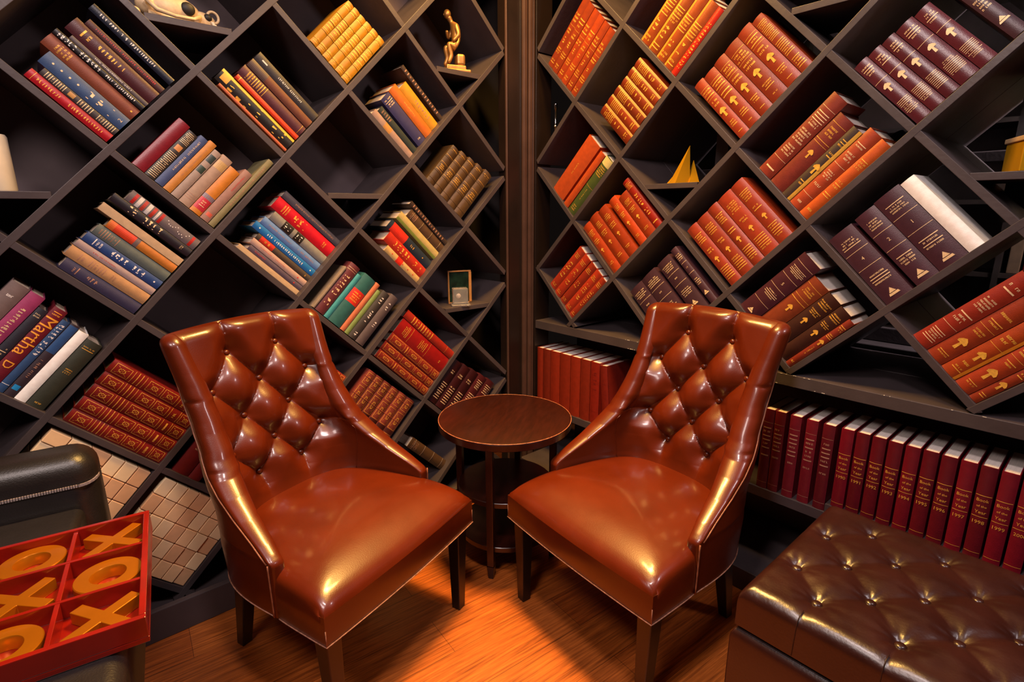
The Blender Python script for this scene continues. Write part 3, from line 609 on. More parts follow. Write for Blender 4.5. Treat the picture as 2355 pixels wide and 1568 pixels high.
def cover_mat(st, alt):
    c, r = ST[st][0], ST[st][1]
    base = [int(c[i:i+2], 16) for i in (0, 2, 4)]
    base = [max(0, min(255, round(v*(1+alt)*(1 if st == 'whiteplain' else .82)+2))) for v in base]
    c = '%02x%02x%02x' % tuple(base)
    return mat('cover_'+c, c, rough=r, spec=.5, var=.12, scale=45, bump=.18, bscale=420)
def make_book(M, t, h, dep, st, label, group, alt=0, num='', white=False, seed=0):
    rnd = random.Random(seed); c, ro, pk, deco, desc = ST[st]
    root = thing('book', label, 'book', M, group)
    bl = min(.13*t, .006)
    if st in ('creamplain',): bl = .0005
    zc = lambda x: bl*(1-((2*x/t-1)**2))-bl
    NS = 8
    outer = [(0, -dep), (0, -bl-.009), (.0012, -bl-.005)]+[(t*i/NS, zc(t*i/NS)) for i in range(NS+1)]+[(t-.0012, -bl-.005), (t, -bl-.009), (t, -dep)]
    w = min(.0026, t*.16); inner = [(t-w, -dep), (t-w, -bl-.006)]+[(w+(t-2*w)*i/4, zc(t*.5)*0-w-bl*.9) for i in (4, 3, 2, 1, 0)]+[(w, -bl-.006), (w, -dep)]
    poly = [V(x, 0, z) for x, z in outer+inner]
    b = MB(); b.prism(poly, V(0,0,0), V(0, h, 0))
    for d in deco:
        if d[0] == 'r':
            for k in range(d[1]):
                y = h*(.1+.8*k/(d[1]-1)); rows = []
                for yy, o in ((y-.0022, 0), (y-.001, .0013), (y+.001, .0013), (y+.0022, 0)): rows.append([V(t*i/8, yy, zc(t*i/8)+o) for i in range(9)])
                b.grid(rows)
    mt = cover_mat(st, alt)
    co_ = b.build('cover', mt, root, smooth=True, angle=35)
    if dep > .03:
        b = MB(); b.box(w+.0002, t-w-.0002, .003, h-.0035, -dep+.003, -bl-w-.001)
        pg = b.build('pages', m_pages_w if white else m_pages, root)
    # printing and panels, laid on the spine surface
    dm = MB(); mats = [PRINT[pk] if pk else m_gilt]; E = [.0005]
    def strip(x0, x1, y0, y1, off=None):
        off = E[0] if off is None else off
        n = max(1, int(math.ceil((x1-x0)/t*6)))
        dm.grid([[V(x0+(x1-x0)*i/n, yy, zc(x0+(x1-x0)*i/n)+off) for i in range(n+1)] for yy in (y0, y1)])
    def glyph(cx, cy, gw, gh, rot):
        """a worn, unreadable mark of foil: one or two short slanting strokes"""
        if rnd.random() < .6:
            yy = rnd.choice((-.38, 0, .36)); P = [(-.34, yy-.08), (.34, yy-.08+rnd.uniform(-.1, .1)), (.34, yy+.08), (-.34, yy+.08)]
            P = [((cx+v*gh, cy-u*gw) if rot else (cx+u*gw, cy+v*gh)) for u, v in P]
            dm.add([V(x, y, zc(min(max(x, 0), t))+.0005) for x, y in P], [(0, 1, 2, 3)])
        for q in range(rnd.choice((1, 2, 2, 3))):
            a = rnd.uniform(-.32, .32); sl = rnd.uniform(-.14, .14); th = rnd.uniform(.12, .21); y0 = -.5*rnd.uniform(.6, 1); y1 = .5*rnd.uniform(.55, 1)
            if q: y0, y1 = y0*.3, y1*.9
            P = [(a-th, y0), (a+th, y0), (a+sl+th, y1), (a+sl-th, y1)]
            P = [((cx+v*gh, cy-u*gw) if rot else (cx+u*gw, cy+v*gh)) for u, v in P]
            dm.add([V(x, y, zc(min(max(x, 0), t))+.0005) for x, y in P], [(0, 1, 2, 3)])
    def text(s, cx, cy, ln, hg, rot):
        vs, fs, asp = text_geo(s)
        if ln/asp < hg: hg = ln/asp
        else: ln = min(ln, hg*asp)
        bm = bmesh.new(); bv = [bm.verts.new(V(cx+(y-.5)*hg, cy-(x-.5)*ln, 0) if rot else V(cx+(x-.5)*ln, cy+(y-.5)*hg, 0)) for x, y in vs]
        for f_ in fs:
            try: bm.faces.new([bv[i_] for i_ in f_])
            except ValueError: pass
        for i_ in range(1, 10): bmesh.ops.bisect_plane(bm, geom=bm.verts[:]+bm.edges[:]+bm.faces[:], plane_co=V(t*i_/10, 0, 0), plane_no=V(1, 0, 0), dist=1e-6)
        bm.verts.index_update()
        dm.add([V(v.co.x, v.co.y, zc(min(max(v.co.x, 0), t))+.0005) for v in bm.verts], [tuple(v.index for v in f_.verts) for f_ in bm.faces]); bm.free()
    panels = MB(); pcount = 0
    for d in deco:
        k = d[0]; Y = lambda f: h*(1-f)
        if k == 'p':
            hexc = d[3]; w_ = d[4]; cx = d[5] if len(d) > 5 else .5
            x0, x1 = max(.0, t*(cx-w_/2)), min(t, t*(cx+w_/2))
            pn = MB(); n_ = 6; pn.grid([[V(x0+(x1-x0)*i_/n_, yy, zc(x0+(x1-x0)*i_/n_)+.0002) for i_ in range(n_+1)] for yy in (Y(d[2]), Y(d[1]))])
            pn.build('spine_label' if w_ < .97 else 'spine_panel', mat('panel_'+hexc, hexc, rough=.45, var=.1, scale=60), root, fix=False)
        elif k == 'b': strip(t*.04, t*.96, Y(d[1])-d[2]/2, Y(d[1])+d[2]/2)
        elif k == 'g':
            n = d[4]; lh = h*(d[2]-d[1])/n
            for r in range(n):
                cy = Y(d[1])-lh*(r+.5)
                if rnd.random() < (.25 if n < 6 else .7): strip(t*(.5-d[3]/2), t*(.5+d[3]/2), cy-lh*.18, cy+lh*.1); continue
                wd = t*d[3]*rnd.uniform(.65, 1); hh_ = min(lh*.62, .008); m = max(3, int(wd/max(hh_*.62, .0014))); cw = wd/m
                for i in range(m):      # a line of small worn characters
                    if rnd.random() < .1: continue
                    x0 = t/2-wd/2+i*cw; k2 = rnd.random(); ha = hh_*rnd.uniform(.36, .5); hb = hh_*rnd.uniform(.36, .5)
                    strip(x0, x0+cw*.30, cy-ha, cy+hb)
                    if k2 < .75: yy = cy+hh_*rnd.choice((-.4, 0, .3)); strip(x0+cw*.30, x0+cw*.72, yy, yy+hh_*.16)
                    if k2 > .4: strip(x0+cw*.55, x0+cw*.78, cy-ha*.9, cy+hb*.9)
        elif k == 'v':
            ln = h*(d[2]-d[1]); gh = t*d[3]; gw = max(gh*.5, .0022); m = max(2, int(ln/(gw*1.35)))
            for i in range(m):
                if rnd.random() < .10: continue
                glyph(t/2, Y(d[1])-ln*(i+.5)/m, ln/m*.7, gh, True)
        elif k == 'd':
            for i in range(d[3]):
                cy = Y(d[1]+(d[2]-d[1])*(i+.5)/d[3]); cx = t*(.5+(rnd.uniform(-.25, .25) if d[3] > 5 else 0)); r = .0028 if d[3] <= 5 else .0016
                dm.add([V(cx+r*math.cos(a*PI/4), cy+r*math.sin(a*PI/4), zc(cx)+.0006) for a in range(8)], [tuple(range(8))])
        elif k == 'T': text(d[1], t/2, Y((d[2]+d[3])/2), h*(d[3]-d[2]), t*d[4]*.8, True)
        elif k == 'S': text(num if d[1] == '@' else d[1], t/2, Y(d[2]), t*d[3], .011, False)
        elif k == 'k':
            s = d[2]; cy = Y(d[1]); s = min(s, t*1.1)
            pts = [(-.12,-.5),(.12,-.5),(.08,.02),(.3,.0),(.34,.16),(.2,.36),(0,.5),(-.2,.36),(-.34,.16),(-.3,0),(-.08,.02)]
            dm.add([V(t/2+x*s, cy+y*s, zc(t/2)+.0008) for x, y in pts], [tuple(range(len(pts)))])
        elif k == 's':
            s = d[2]*.8; cy = Y(d[1]); s = min(s, t*.7)
            for pts in ([(-.5,-.35),(.5,-.35),(.42,-.12),(-.42,-.12)], [(-.35,-.06),(.3,-.06),(-.02,.45)]):
                dm.add([V(t/2+x*s, cy+y*s, zc(t/2)+.0007) for x, y in pts], [tuple(range(len(pts)))])
        elif k == 'f':
            y1, y0 = Y(d[1]), Y(d[2]); a = .0011; x0, x1 = t*.12, t*.88
            strip(x0, x1, y0, y0+a); strip(x0, x1, y1-a, y1); strip(x0, x0+a, y0, y1); strip(x1-a, x1, y0, y1)
            cx, cy, rx, ry = t/2, (y0+y1)/2, (x1-x0)*.36, (y1-y0)*.36
            for (ax, ay) in ((1, 1), (1, -1)):
                n = 6
                for i in range(n):
                    f0 = -1+2*i/n; f1 = f0+2/n*.7; xa, xb = cx+ax*rx*f0, cx+ax*rx*f1; ya, yb = cy+ay*ry*f0, cy+ay*ry*f1
                    dm.add([V(xa, ya-a*.7, zc(xa)+.0005), V(xb, yb-a*.7, zc(xb)+.0005), V(xb, yb+a*.7, zc(xb)+.0005), V(xa, ya+a*.7, zc(xa)+.0005)], [(0,1,2,3)])
            for q in range(12):
                a0 = 2*PI*q/12; a1 = a0+PI/12*1.3; r0, r1 = .45, .62
                P = [(cx+rx*r*math.cos(a_), cy+ry*r*math.sin(a_)) for r, a_ in ((r0, a0), (r1, a0), (r1, a1), (r0, a1))]
                dm.add([V(x, y, zc(x)+.0005) for x, y in P], [(0,1,2,3)])
    # printed items far apart on the spine are parts of their own
    ms = [m for m in mats]; calls = dm.calls+[(len(dm.v), len(dm.f))]; items = []
    for (v0, f0), (v1, f1) in zip(calls, calls[1:]):
        ys = [q[1] for q in dm.v[v0:v1]]; items.append((min(ys), max(ys), v0, v1, f0, f1))
    items.sort(); groups = []
    for it in items:
        if groups and it[0]-groups[-1][0] < max(.019, .45*t): groups[-1][1].append(it); groups[-1][0] = max(groups[-1][0], it[1])
        else: groups.append([it[1], [it]])
    for _, g in groups:
        q = MB()
        for y0, y1, v0, v1, f0, f1 in g: q.add(dm.v[v0:v1], [tuple(i_-v0 for i_ in f_) for f_ in dm.f[f0:f1]])
        q.build('spine_print', ms, root, fix=False)
    return root
ORD = ['first', 'second', 'third', 'fourth', 'fifth', 'sixth', 'seventh', 'eighth', 'ninth', 'tenth']
PLACE = {
'L10': 'in the top-left cubby', 'L21': 'left of the yellow volumes', 'L31': 'left of the bronze figurine',
'L32': 'in the cubby below the bronze figurine', 'L11': 'in the cubby under the top-left one', 'L01': 'above the ornate gilt volumes',
'L12': 'in the cubby above the left armchair', 'L23': 'upper left of the picture frame', 'L13': "beside the left armchair's top corner",
'L33': 'beside the corner post', 'L14': 'below the picture frame', 'L15': 'just behind the round table top',
'L04': 'left of the round table', 'L03': "behind the left armchair's shoulder", 'L05': "behind the left armchair's far arm",
'L-11': 'at the left edge above the black leather chair', 'L-12': 'left of the left armchair', 'L-13': 'low behind the left armchair',
'R01': 'in the post-side top cubby', 'R11': 'above left of the brass pyramids', 'R10': 'cut by the top edge',
'R12': 'left of the brass pyramids', 'R22': 'below the brass pyramids', 'R20': 'above the brass pyramids',
'R23': 'in the post-side lowest cubby', 'R32': "above the right armchair's left corner", 'R31': 'above the right armchair',
'R30': 'in the rust and yellow cubby', 'R3-1': 'in the top-right cubby', 'R41': "right of the right armchair's top", 'R40': 'beside the white book', 'R50': 'at the right edge'}
GRP = {k: 'books '+v for k, v in PLACE.items()}
NUMS = {'R40': ['4', '2', '1']}
seed = 11
for cid, (side, typ, B, ur, ul, bks) in CELLS.items():
    p, d, n = frame(side)
    UR = d*ur[0]+V(0,0,1)*ur[1]; UL = d*ul[0]+V(0,0,1)*ul[1]; OUT = -n
    origin = p+d*B[0]+V(0,0,B[1])
    counts = {}; 
    for b_ in bks: counts[b_[4]] = counts.get(b_[4], 0)+1
    seen = {}
    for i, (t0, t1, h, w0, st) in enumerate(bks):
        seed += 1; rnd = random.Random(seed)
        t = t1-t0-.0004
        if typ == 'A': X = UR; Yd = (UL-UR*UL.dot(UR)).normalized(); o0 = origin+UR*t0+UL*0+Yd*(BT/2+.0006)
        else: X = -UL; Yd = (UR-UL*UR.dot(UL)).normalized(); o0 = origin+UL*(t1-.0002)+Yd*(BT/2+.0006)
        jitter = rnd.uniform(0, .004)
        o0 = o0+n*(w0+.002+jitter)
        M = Matrix((X, Yd, OUT)).transposed().to_4x4(); M.translation = o0
        dep = min(.30-w0-.02, h*.68 if h < .22 else .17)
        k = seen.get(st, 0); seen[st] = k+1
        lab = ST[st][4].replace(', topmost', '').replace(', lowest', '').replace(' spine', ' book')
        if counts[st] > 1:
            lo = 'left' if typ == 'A' else 'right'
            lab = '%s, %s from %s, %s' % (lab, ORD[k], lo, PLACE[cid])
        else: lab = '%s, %s' % (lab, PLACE[cid])
        if len(lab.split()) > 16: lab = lab.replace('large cream', 'cream').replace(' near the foot', '')
        w = lab.split()
        if len(w) > 16: print('LONG', len(w), lab)
        num = NUMS.get(cid, ['']*9)[k] if st == 'plumlawbig' else ''
        make_book(M, t, h, dep, st, lab, GRP[cid], alt=round(rnd.choice((-.1, -.05, 0, .06)) if counts[st] > 1 else 0, 2), num=num, white=(cid[0] == 'R'), seed=seed)
# upright rows on the long low shelf (right wall)
def upright(s, t, z, h, st, label, group, w0, num='', lean=0, dep=.20):
    global seed
    seed += 1; p, d, n = frame('R')
    X = d*math.cos(lean)+V(0,0,1)*(-math.sin(lean)); Yd = V(0,0,1)*math.cos(lean)+d*math.sin(lean)
    o0 = p+d*s+V(0,0,z)+n*w0
    M = Matrix((X, Yd, -n)).transposed().to_4x4(); M.translation = o0
    make_book(M, t, h, dep, st, label, group, alt=round(random.Random(seed).choice((-.12, -.05, 0, .06)), 2), num=num, white=True, seed=seed)
tops = [0.7102, 0.7484, 0.8019, 0.8554, 0.909]
years = [None]*5
for i, s in enumerate(tops):
    upright(s+.001, .0377, 0.3824+.0005, .312, 'faded', 'burgundy yearbook with faded title, %s from the right armchair in the low row' % ['first', 'second', 'third', 'fourth', 'fifth'][i], 'burgundy yearbooks on the low shelf', .003+.002*(i % 2))
s = 0.9651
for i in range(13):
    y = str(1990+i)
    upright(s, .0377, 0.4121+.0005, .284, 'bookofyear', 'burgundy yearbook marked %s in the row above the ottoman' % y, 'burgundy yearbooks on the low shelf', .003+.0015*((i*7) % 3), num=y)
    s += .0443
ss = [-0.4982, -0.4542, -0.3991, -0.3291, -0.256, -0.1892, -0.1245, -0.0382]
tt = [0.0424, 0.053, 0.0657, 0.07, 0.0636, 0.0615, 0.0551, 0.0424]
for i in range(8):
    st = 'orangeredtext' if i >= 6 else 'plainorangered'
    upright(ss[i]+.0005, tt[i], 0.3824+.0005, .311 if i < 7 else .304, st, 'orange red upright book, %s from the corner post, behind the round table' % ORD[i], 'orange red books beside the post', .004, lean=[0,0,0,0,0,0,0,-.10][i])
# ------------------------------------------------------------------ tufted armchairs
def crom(P, n):
    """Catmull-Rom through points P, n samples per span"""
    Q = [P[0]*2-P[1]]+P+[P[-1]*2-P[-2]]; out = []
    for i in range(1, len(Q)-2):
        for k in range(n):
            t = k/n; a, b_, c, d = Q[i-1], Q[i], Q[i+1], Q[i+2]
            out.append(.5*((2*b_)+(c-a)*t+(2*a-5*b_+4*c-d)*t*t+(3*b_-a-3*c+d)*t**3))
    out.append(P[-1].copy()); return out
def segdist(x, y, a, b_):
    dx, dy = b_[0]-a[0], b_[1]-a[1]; t = max(0, min(1, ((x-a[0])*dx+(y-a[1])*dy)/(dx*dx+dy*dy))); return math.hypot(x-a[0]-t*dx, y-a[1]-t*dy), t
WR = .0
def quilt(x, y, btn, segs, A, w, pit, pw):
    """depth of a buttoned, folded cushion surface at x, y (negative = pressed in)"""
    v = 1
    for a, b_, st, taper in segs:
        dd, t = segdist(x, y, a, b_)
        if dd < w: v *= 1-st*(1-taper*t)*(1-math.sin(PI/2*(dd+.0004)/w)**.62)
    h = -A*(1-v)
    for q in btn:
        r = math.hypot(x-q[0], y-q[1])
        if r < pw*5:
            h -= pit*math.exp(-(r/pw)**2)
            h += WR*math.sin(9*math.atan2(y-q[1], x-q[0]))*math.exp(-r/(pw*1.9))
    return h
CB = [(sx*.088, .962) for sx in (-1, 1)]+[(sx*.172, .857) for sx in (-1, 0, 1)]+[(sx*.084, .756) for sx in (-1, 1)]+[(sx*.166, .657) for sx in (-1, 0, 1)]+[(sx*.082, .566) for sx in (-1, 1)]
CSEG = []
for i, a in enumerate(CB):
    for b_ in CB[i+1:]:
        if .09 < abs(a[1]-b_[1]) < .12 and abs(a[0]-b_[0]) < .1: CSEG.append((a, b_, .95, 0))
for sx in (-1, 1):
    CSEG += [((sx*.088, .962), (sx*.090, 1.06), .8, .25), ((sx*.172, .857), (sx*.27, .862), .7, .5), ((sx*.166, .657), (sx*.27, .675), .7, .4), ((sx*.082, .566), (sx*.075, .47), .6, .5)]
def lerp1(t, P):
    """piecewise-smooth interpolation through (z, value) pairs"""
    if t <= P[0][0]: return P[0][1]
    for (a, va), (b_, vb) in zip(P, P[1:]):
        if t <= b_: k = (t-a)/(b_-a); return va+(vb-va)*k
    return P[-1][1]
ZT = 1.050; NI, NC, NO = 170, 9, 90
def chair_shell():
    """back and arms as one padded shell, built from horizontal slices"""
    zs = [.332+.168*k/22 for k in range(22)]+[.500+.165*k/66 for k in range(66)]+[.665+.355*k/78 for k in range(78)]
    R = .030; zs += [ZT-R+R*math.sin(PI/2*k/12) for k in range(13)]
    rows = []; info = []
    for z in zs:
        Yb = lerp1(z, [(.332, -.560), (.45, -.566), (.66, -.600), (.90, -.645), (1.06, -.682)])
        Ye = lerp1(z, [(.332, -.196), (.490, -.196), (.500, -.210), (.530, -.262), (.572, -.345), (.615, -.415), (.655, -.468), (.70, -.508), (.77, -.552), (.85, -.592), (.94, -.630), (1.04, -.668), (1.06, -.676)])
        Xe = lerp1(z, [(.332, .300), (.50, .300), (.575, .278), (.655, .254), (.72, .238), (.80, .230), (.90, .230), (1.0, .240), (1.06, .246)])
        Te = lerp1(z, [(.332, .036), (.49, .038), (.56, .058), (.62, .078), (.67, .086), (.78, .080), (1.06, .064)])
        Tm = lerp1(z, [(.332, .085), (.45, .10), (.60, .090), (.75, .070), (1.06, .058)])
        rk = lerp1(z, [(.332, .004), (.485, .006), (.51, .016), (.60, .030), (.72, .040), (1.06, .036)])
        a_ = max(0, (z-(ZT-R))/R); sh = math.sqrt(max(0, 1-a_*a_)); sh = max(sh, .02)
        D = Ye-Yb; pts = []
        nexp = lerp1(z, [(.45, 3.2), (.66, 2.6), (.85, 2.2)])
        M_ = 90
        for k in range(M_+1):      # half centre line, from the end (theta = 90) to the middle
            th = PI/2*(1-k/M_); s_ = math.sin(th)**(2/nexp); c_ = math.cos(th)**(2/nexp)
            x = Xe*s_*(1-.07*c_*min(1, D/.25)); y = Ye-D*c_
            pts.append(V(x, y, 0))
        pts = pts+[V(-q.x, q.y, 0) for q in reversed(pts[:-1])]
        L_ = [0]
        for p_, q_ in zip(pts, pts[1:]): L_.append(L_[-1]+(q_-p_).length)
        def at_(u):
            d = u*L_[-1]; lo, hi = 0, len(L_)-1
            while hi-lo > 1:
                m = (lo+hi)//2
                if L_[m] <= d: lo = m
                else: hi = m
            f = (d-L_[lo])/max(1e-9, L_[hi]-L_[lo]); p_ = pts[lo].lerp(pts[hi], f); t_ = (pts[hi]-pts[lo]).normalized(); return p_, t_
        def fr(u):      # position, tangent smoothed
            p_, t_ = at_(u); _, t0 = at_(max(0, u-.012)); _, t1 = at_(min(1, u+.012)); t_ = (t0+t1+t_).normalized(); return p_, t_
        row = []
        def T_(u): e = abs(2*u-1); return (Tm+(Te-Tm)*e**2)*sh
        for k in range(NI):
            u = k/(NI-1); p_, t_ = fr(u); n_ = V(t_.y, -t_.x, 0)       # towards the inside
            if n_.dot(V(-p_.x, .3-p_.y, 0)) < 0: n_ = -n_
            q = p_+n_*T_(u)/2; zz = z
            q.z = zz; e = abs(2*u-1)
            w = max(0, min(1, (z-.475)/.05))*max(0, min(1, (1-e)/.10+.25)) if e > .9 else max(0, min(1, (z-.475)/.05))
            if w > 0 and sh > .3:
                fc = max(0, min(1, n_.y*1.6-.25))
                if z > .66: fc = max(fc, .55)
                hh = quilt(q.x, z, CB, CSEG, .040, .066, .009, .013)
                puff = .012*max(0, 1-(abs(q.x)/.22)**4)*min(1, (z-.5)/.1)
                q = q-n_*(-hh-puff)*w*fc*min(1, sh*1.2)
            row.append(q)
        p1, t1 = fr(1.0); e1 = t1; n1 = V(t1.y, -t1.x, 0)
        if n1.dot(V(-p1.x, .3-p1.y, 0)) < 0: n1 = -n1
        for k in range(1, NC+1):
            an = PI*k/(NC+1); q = p1+n1*T_(1)/2*math.cos(an)+e1*rk*sh*math.sin(an); q.z = z; row.append(q)
        for k in range(NO):
            u = 1-k/(NO-1); p_, t_ = fr(u); n_ = V(t_.y, -t_.x, 0)
            if n_.dot(V(-p_.x, .3-p_.y, 0)) < 0: n_ = -n_
            q = p_-n_*T_(u)/2; q.z = z; row.append(q)
        p0, t0 = fr(0.0); n0 = V(t0.y, -t0.x, 0)
        if n0.dot(V(-p0.x, .3-p0.y, 0)) < 0: n0 = -n0
        for k in range(1, NC+1):
            an = PI*k/(NC+1); q = p0-n0*T_(0)/2*math.cos(an)-t0*rk*sh*math.sin(an); q.z = z; row.append(q)
        # side pleats cross the rolled edge; the top line is gently bowed
        for idx, q in enumerate(row):
            g = max(0, (z-.85)/(ZT-.85)); q.z += g*g*.016*(1-(q.x/.27)**2)
        rows.append(row)
    n = len(rows[0])
    # pleats over the crest and the wings: press the rim in a little
    for i, row in enumerate(rows):
        z = zs[i]
        for idx, q in enumerate(row):
            cap = NI <= idx < NI+NC or idx >= NI+NC+NO
            if cap:
                for zc_ in (.860, .672):
                    dd = abs(q.z-zc_)
                    if dd < .03: q.x *= 1-.022*math.exp(-dd/.006)
            if z > ZT-.032 and idx < NI:
                for xc in (-.090, .090):
                    dd = abs(q.x-xc)
                    if dd < .03: q.z -= .007*math.exp(-dd/.006); q.y -= .002*math.exp(-dd/.006)
    b = MB(); b.grid(rows, True)
    top = rows[-1]; c0 = len(b.v)-n; b.f.append(tuple(c0+k for k in range(n))); b.m.append(0)
    left_ = [r[NI+NC+1] for r, z in zip(rows, zs) if .487 < z <= ZT-.02]; right_ = [r[NI+NC+NO-2] for r, z in zip(rows, zs) if .487 < z <= ZT-.02]
    it = max(k for k, z in enumerate(zs) if z <= ZT-.012)
    across = [rows[it][NI+NC+k] for k in range(3, NO-3, 3)]
    outer = left_[::3]+across+list(reversed(right_[::3]))
    base = [rows[0][NI+NC+k] for k in range(0, NO, 2)]
    seams = []
    for sg in (1, -1):
        S_ = []
        for r, z in zip(rows, zs):
            if z < .47 or z > .648: continue
            cand = [q for q in r[:NI] if q.x*sg > 0]; q = min(cand, key=lambda q: abs(q.y+.440)); S_.append(q)
        q = S_[-1]; S_.append(q+V(sg*.012, .003, .010)); S_.append(q+V(sg*.030, .006, .006)); S_.append(q+V(sg*.045, .004, -.01)); seams.append(S_[::2]+[S_[-1]])
    return b, outer, base, seams
def seat_ring(inset, z, n=20):
    P = [V(.322, 0, 0), V(.322, -.06, 0), V(.318, -.19, 0), V(.300, -.33, 0), V(.262, -.46, 0), V(.20, -.535, 0), V(.10, -.565, 0), V(0, -.572, 0)]
    half = crom(P, 8); front = []
    for k in range(17): x = -.322+.644*k/16; front.append(V(x, .010*(1-(x/.322)**2), 0))
    full = front[:-1]+half+[V(-q.x, q.y, 0) for q in reversed(half[:-1])][:-1]
    c = V(0, -.27, 0); out = []
    for q in full:
        sx = (abs(q.x)-inset)/abs(q.x) if abs(q.x) > .01 else 1; d = q-c
        L_ = d.length; out.append(V(c.x+d.x*max(0, (L_-inset*1.0)/L_), c.y+d.y*max(0, (L_-inset)/L_), z))
    return out
def build_chair(M, label):
    root = thing('armchair', label, 'chair', M, 'tufted leather armchairs')
    b = MB(); rings = [seat_ring(i, z) for i, z in ((.02, .331), (.002, .332), (0, .336), (0, .40), (.0005, .420), (.003, .440), (.009, .453), (.018, .462), (.03, .468), (.05, .473), (.08, .477), (.11, .480), (.15, .482), (.20, .483), (.255, .484))]
    for r in rings[5:]:     # broad roll down to the front edge, crown in the middle
        for q in r: q.z += -.026*max(0, min(1, (q.y+.17)/.17))**2+.016*max(0, 1-(q.x/.3)**2)*max(0, 1-((q.y+.33)/.3)**2)
    for ri in range(7, len(rings)):       # soften the corners of the crown
        for it in range((ri-6)*7):
            r_ = rings[ri]; n_ = len(r_); rings[ri] = [(r_[i_-1]+r_[i_]*2+r_[(i_+1) % n_])/4 for i_ in range(n_)]
    b.grid(rings, True); k = len(rings[0]); b.f.append(tuple(range((len(rings)-1)*k, len(rings)*k))); b.f.append(tuple(range(k-1, -1, -1))); b.m += [0, 0]
    seat = b.build('seat_cushion', m_leather, root, smooth=True, angle=70)
    s, outer, O, seams = SHELL
    sh = s.build('backrest', m_leather, root, smooth=True, angle=60)
    b = MB(); b.tube(outer, .0028, 6)
    for e, k_ in ((0, 0), (-1, -1)):
        p0 = outer[e]; p1 = O[k_]; sg = 1 if p0.x > 0 else -1
        b.tube([V(p0.x+(p1.x-p0.x)*t/8+sg*.002, max(p0.y, p1.y)+.002, p0.z+(p1.z-p0.z)*t/8) for t in range(9)], .0024, 6)
    b.build('piping', m_welt, root, smooth=True)
    for S_ in seams:
        b = MB(); b.tube(S_, .0020, 6); b.build('arm_seam', m_leather, root, smooth=True)
    b = MB()
    low = [V(q.x*1.002, q.y+(.001 if q.y > -.05 else 0), .334) for q in seat_ring(0, .334) if q.y > -.195]
    low.sort(key=lambda q: math.atan2(q.x, q.y+.5)); b.tube(low, .0017, 6); b.tube([V(q.x*1.002, q.y-.001, .334) for q in O], .0017, 6)
    for sx in (-1, 1): b.tube([V(sx*.3212, -.0006, .335), V(sx*.3212, -.0006, .382)], .0014, 6)
    b.build('edge_welt', m_seamlt, root, smooth=True)
    # buttons sit in the pits of the inner face
    for bx, bz in CB:
        t = (bz-.42)/(1.03-.42); yb = -.545-.155*t+(abs(bx)/.25)**2*.030
        b = MB(); Mb = Matrix.Translation(V(bx, 0, bz)) @ Matrix.Rotation(math.radians(-90+12), 4, 'X'); b.lathe([(.001, .006), (.006, .0052), (.0095, .002), (.0105, -.002), (.009, -.005)], 14, Mb)
        best = None
        o = b.build('button', m_leather, root, smooth=True)
        # find the shell surface under the button along y
        hit = SHBVH.ray_cast(V(bx, 0, bz), V(0, -1, 0)) if SHBVH else None
        o.location = V(0, (hit[0].y if hit and hit[0] else yb)+.004, 0)
    def leg(x0, y0, x1, y1, w0_, w1_, z1_=.334):
        b = MB(); p = []
        for z, x, y, w in ((z1_, x0, y0, w0_), (0, x1, y1, w1_)): p.append([V(x-w/2, y-w/2, z), V(x+w/2, y-w/2, z), V(x+w/2, y+w/2, z), V(x-w/2, y+w/2, z)])
        b.grid(p, True); b.f += [(3,2,1,0), (4,5,6,7)]; b.m += [0, 0]; b.build('leg', m_leg, root, bevel=.003)
    leg(.285, -.042, .278, -.040, .050, .034); leg(-.285, -.042, -.278, -.040, .050, .034)
    leg(.225, -.480, .215, -.565, .050, .034); leg(-.225, -.480, -.215, -.565, .050, .034)
    return root
from mathutils.bvhtree import BVHTree
SHELL = chair_shell(); _s = SHELL[0]; SHBVH = BVHTree.FromPolygons([Vector(v) for v in _s.v], _s.f)
def chair_matrix(ox, oy, fx, fy):
    f = V(fx, fy, 0).normalized(); r = V(f.y, -f.x, 0)      # x = right of the facing direction
    M = Matrix((r, f, V(0,0,1))).transposed().to_4x4(); M.translation = V(ox, oy, 0); return M
ch = build_chair(chair_matrix(-.306, 1.388, .862, -.507), 'button-tufted cognac leather armchair left of the round table')
ch2 = copy_tree(ch, chair_matrix(.1735, 1.440, -.804, -.594), 'button-tufted cognac leather armchair right of the round table, beside the ottoman')

# ------------------------------------------------------------------ round table
T0 = V(-.030, 1.995, 0)
tb = thing('round_side_table', 'small round mahogany side table with two lower tiers between the armchairs', 'table', Matrix.Translation(T0) @ Matrix.Rotation(math.radians(-106), 4, 'Z'))
b = MB(); b.lathe([(.01, .567), (.262, .567), (.266, .570), (.2665, .594), (.264, .5985), (.258, .600), (.01, .600)], 72); b.build('table_top', m_table, tb, smooth=True, angle=30)
b = MB(); b.tube([V(.2652*math.cos(a), .2652*math.sin(a), .5975) for a in [2*PI*k/72 for k in range(72)]], .0016, 6, closed=True); b.build('pale_rim', m_tabedge, tb, smooth=True)  # thin pale ring around the edge of the top
for z in (.110, .300):
    b = MB(); b.lathe([(.01, z), (.192, z), (.194, z+.002), (.194, z+.020), (.192, z+.022), (.01, z+.022)], 56); b.build('lower_shelf', m_table, tb, smooth=True, angle=30)
for k in range(4):
    a = PI/2*k; Mk = Matrix.Rotation(a, 4, 'Z')
    b = MB(); b.box(.186, .212, -.0135, .0135, .055, .568, Mk)
    p = [[Mk @ V(.199+x*w, y*w, z) for x, y in ((-1,-1),(1,-1),(1,1),(-1,1))] for z, w in ((.055, .0145), (0, .0095))]
    b.grid(p, True); b.f.append(tuple(len(b.v)-4+i for i in range(4))); b.m.append(0); b.build('leg', m_table, tb, bevel=.002)

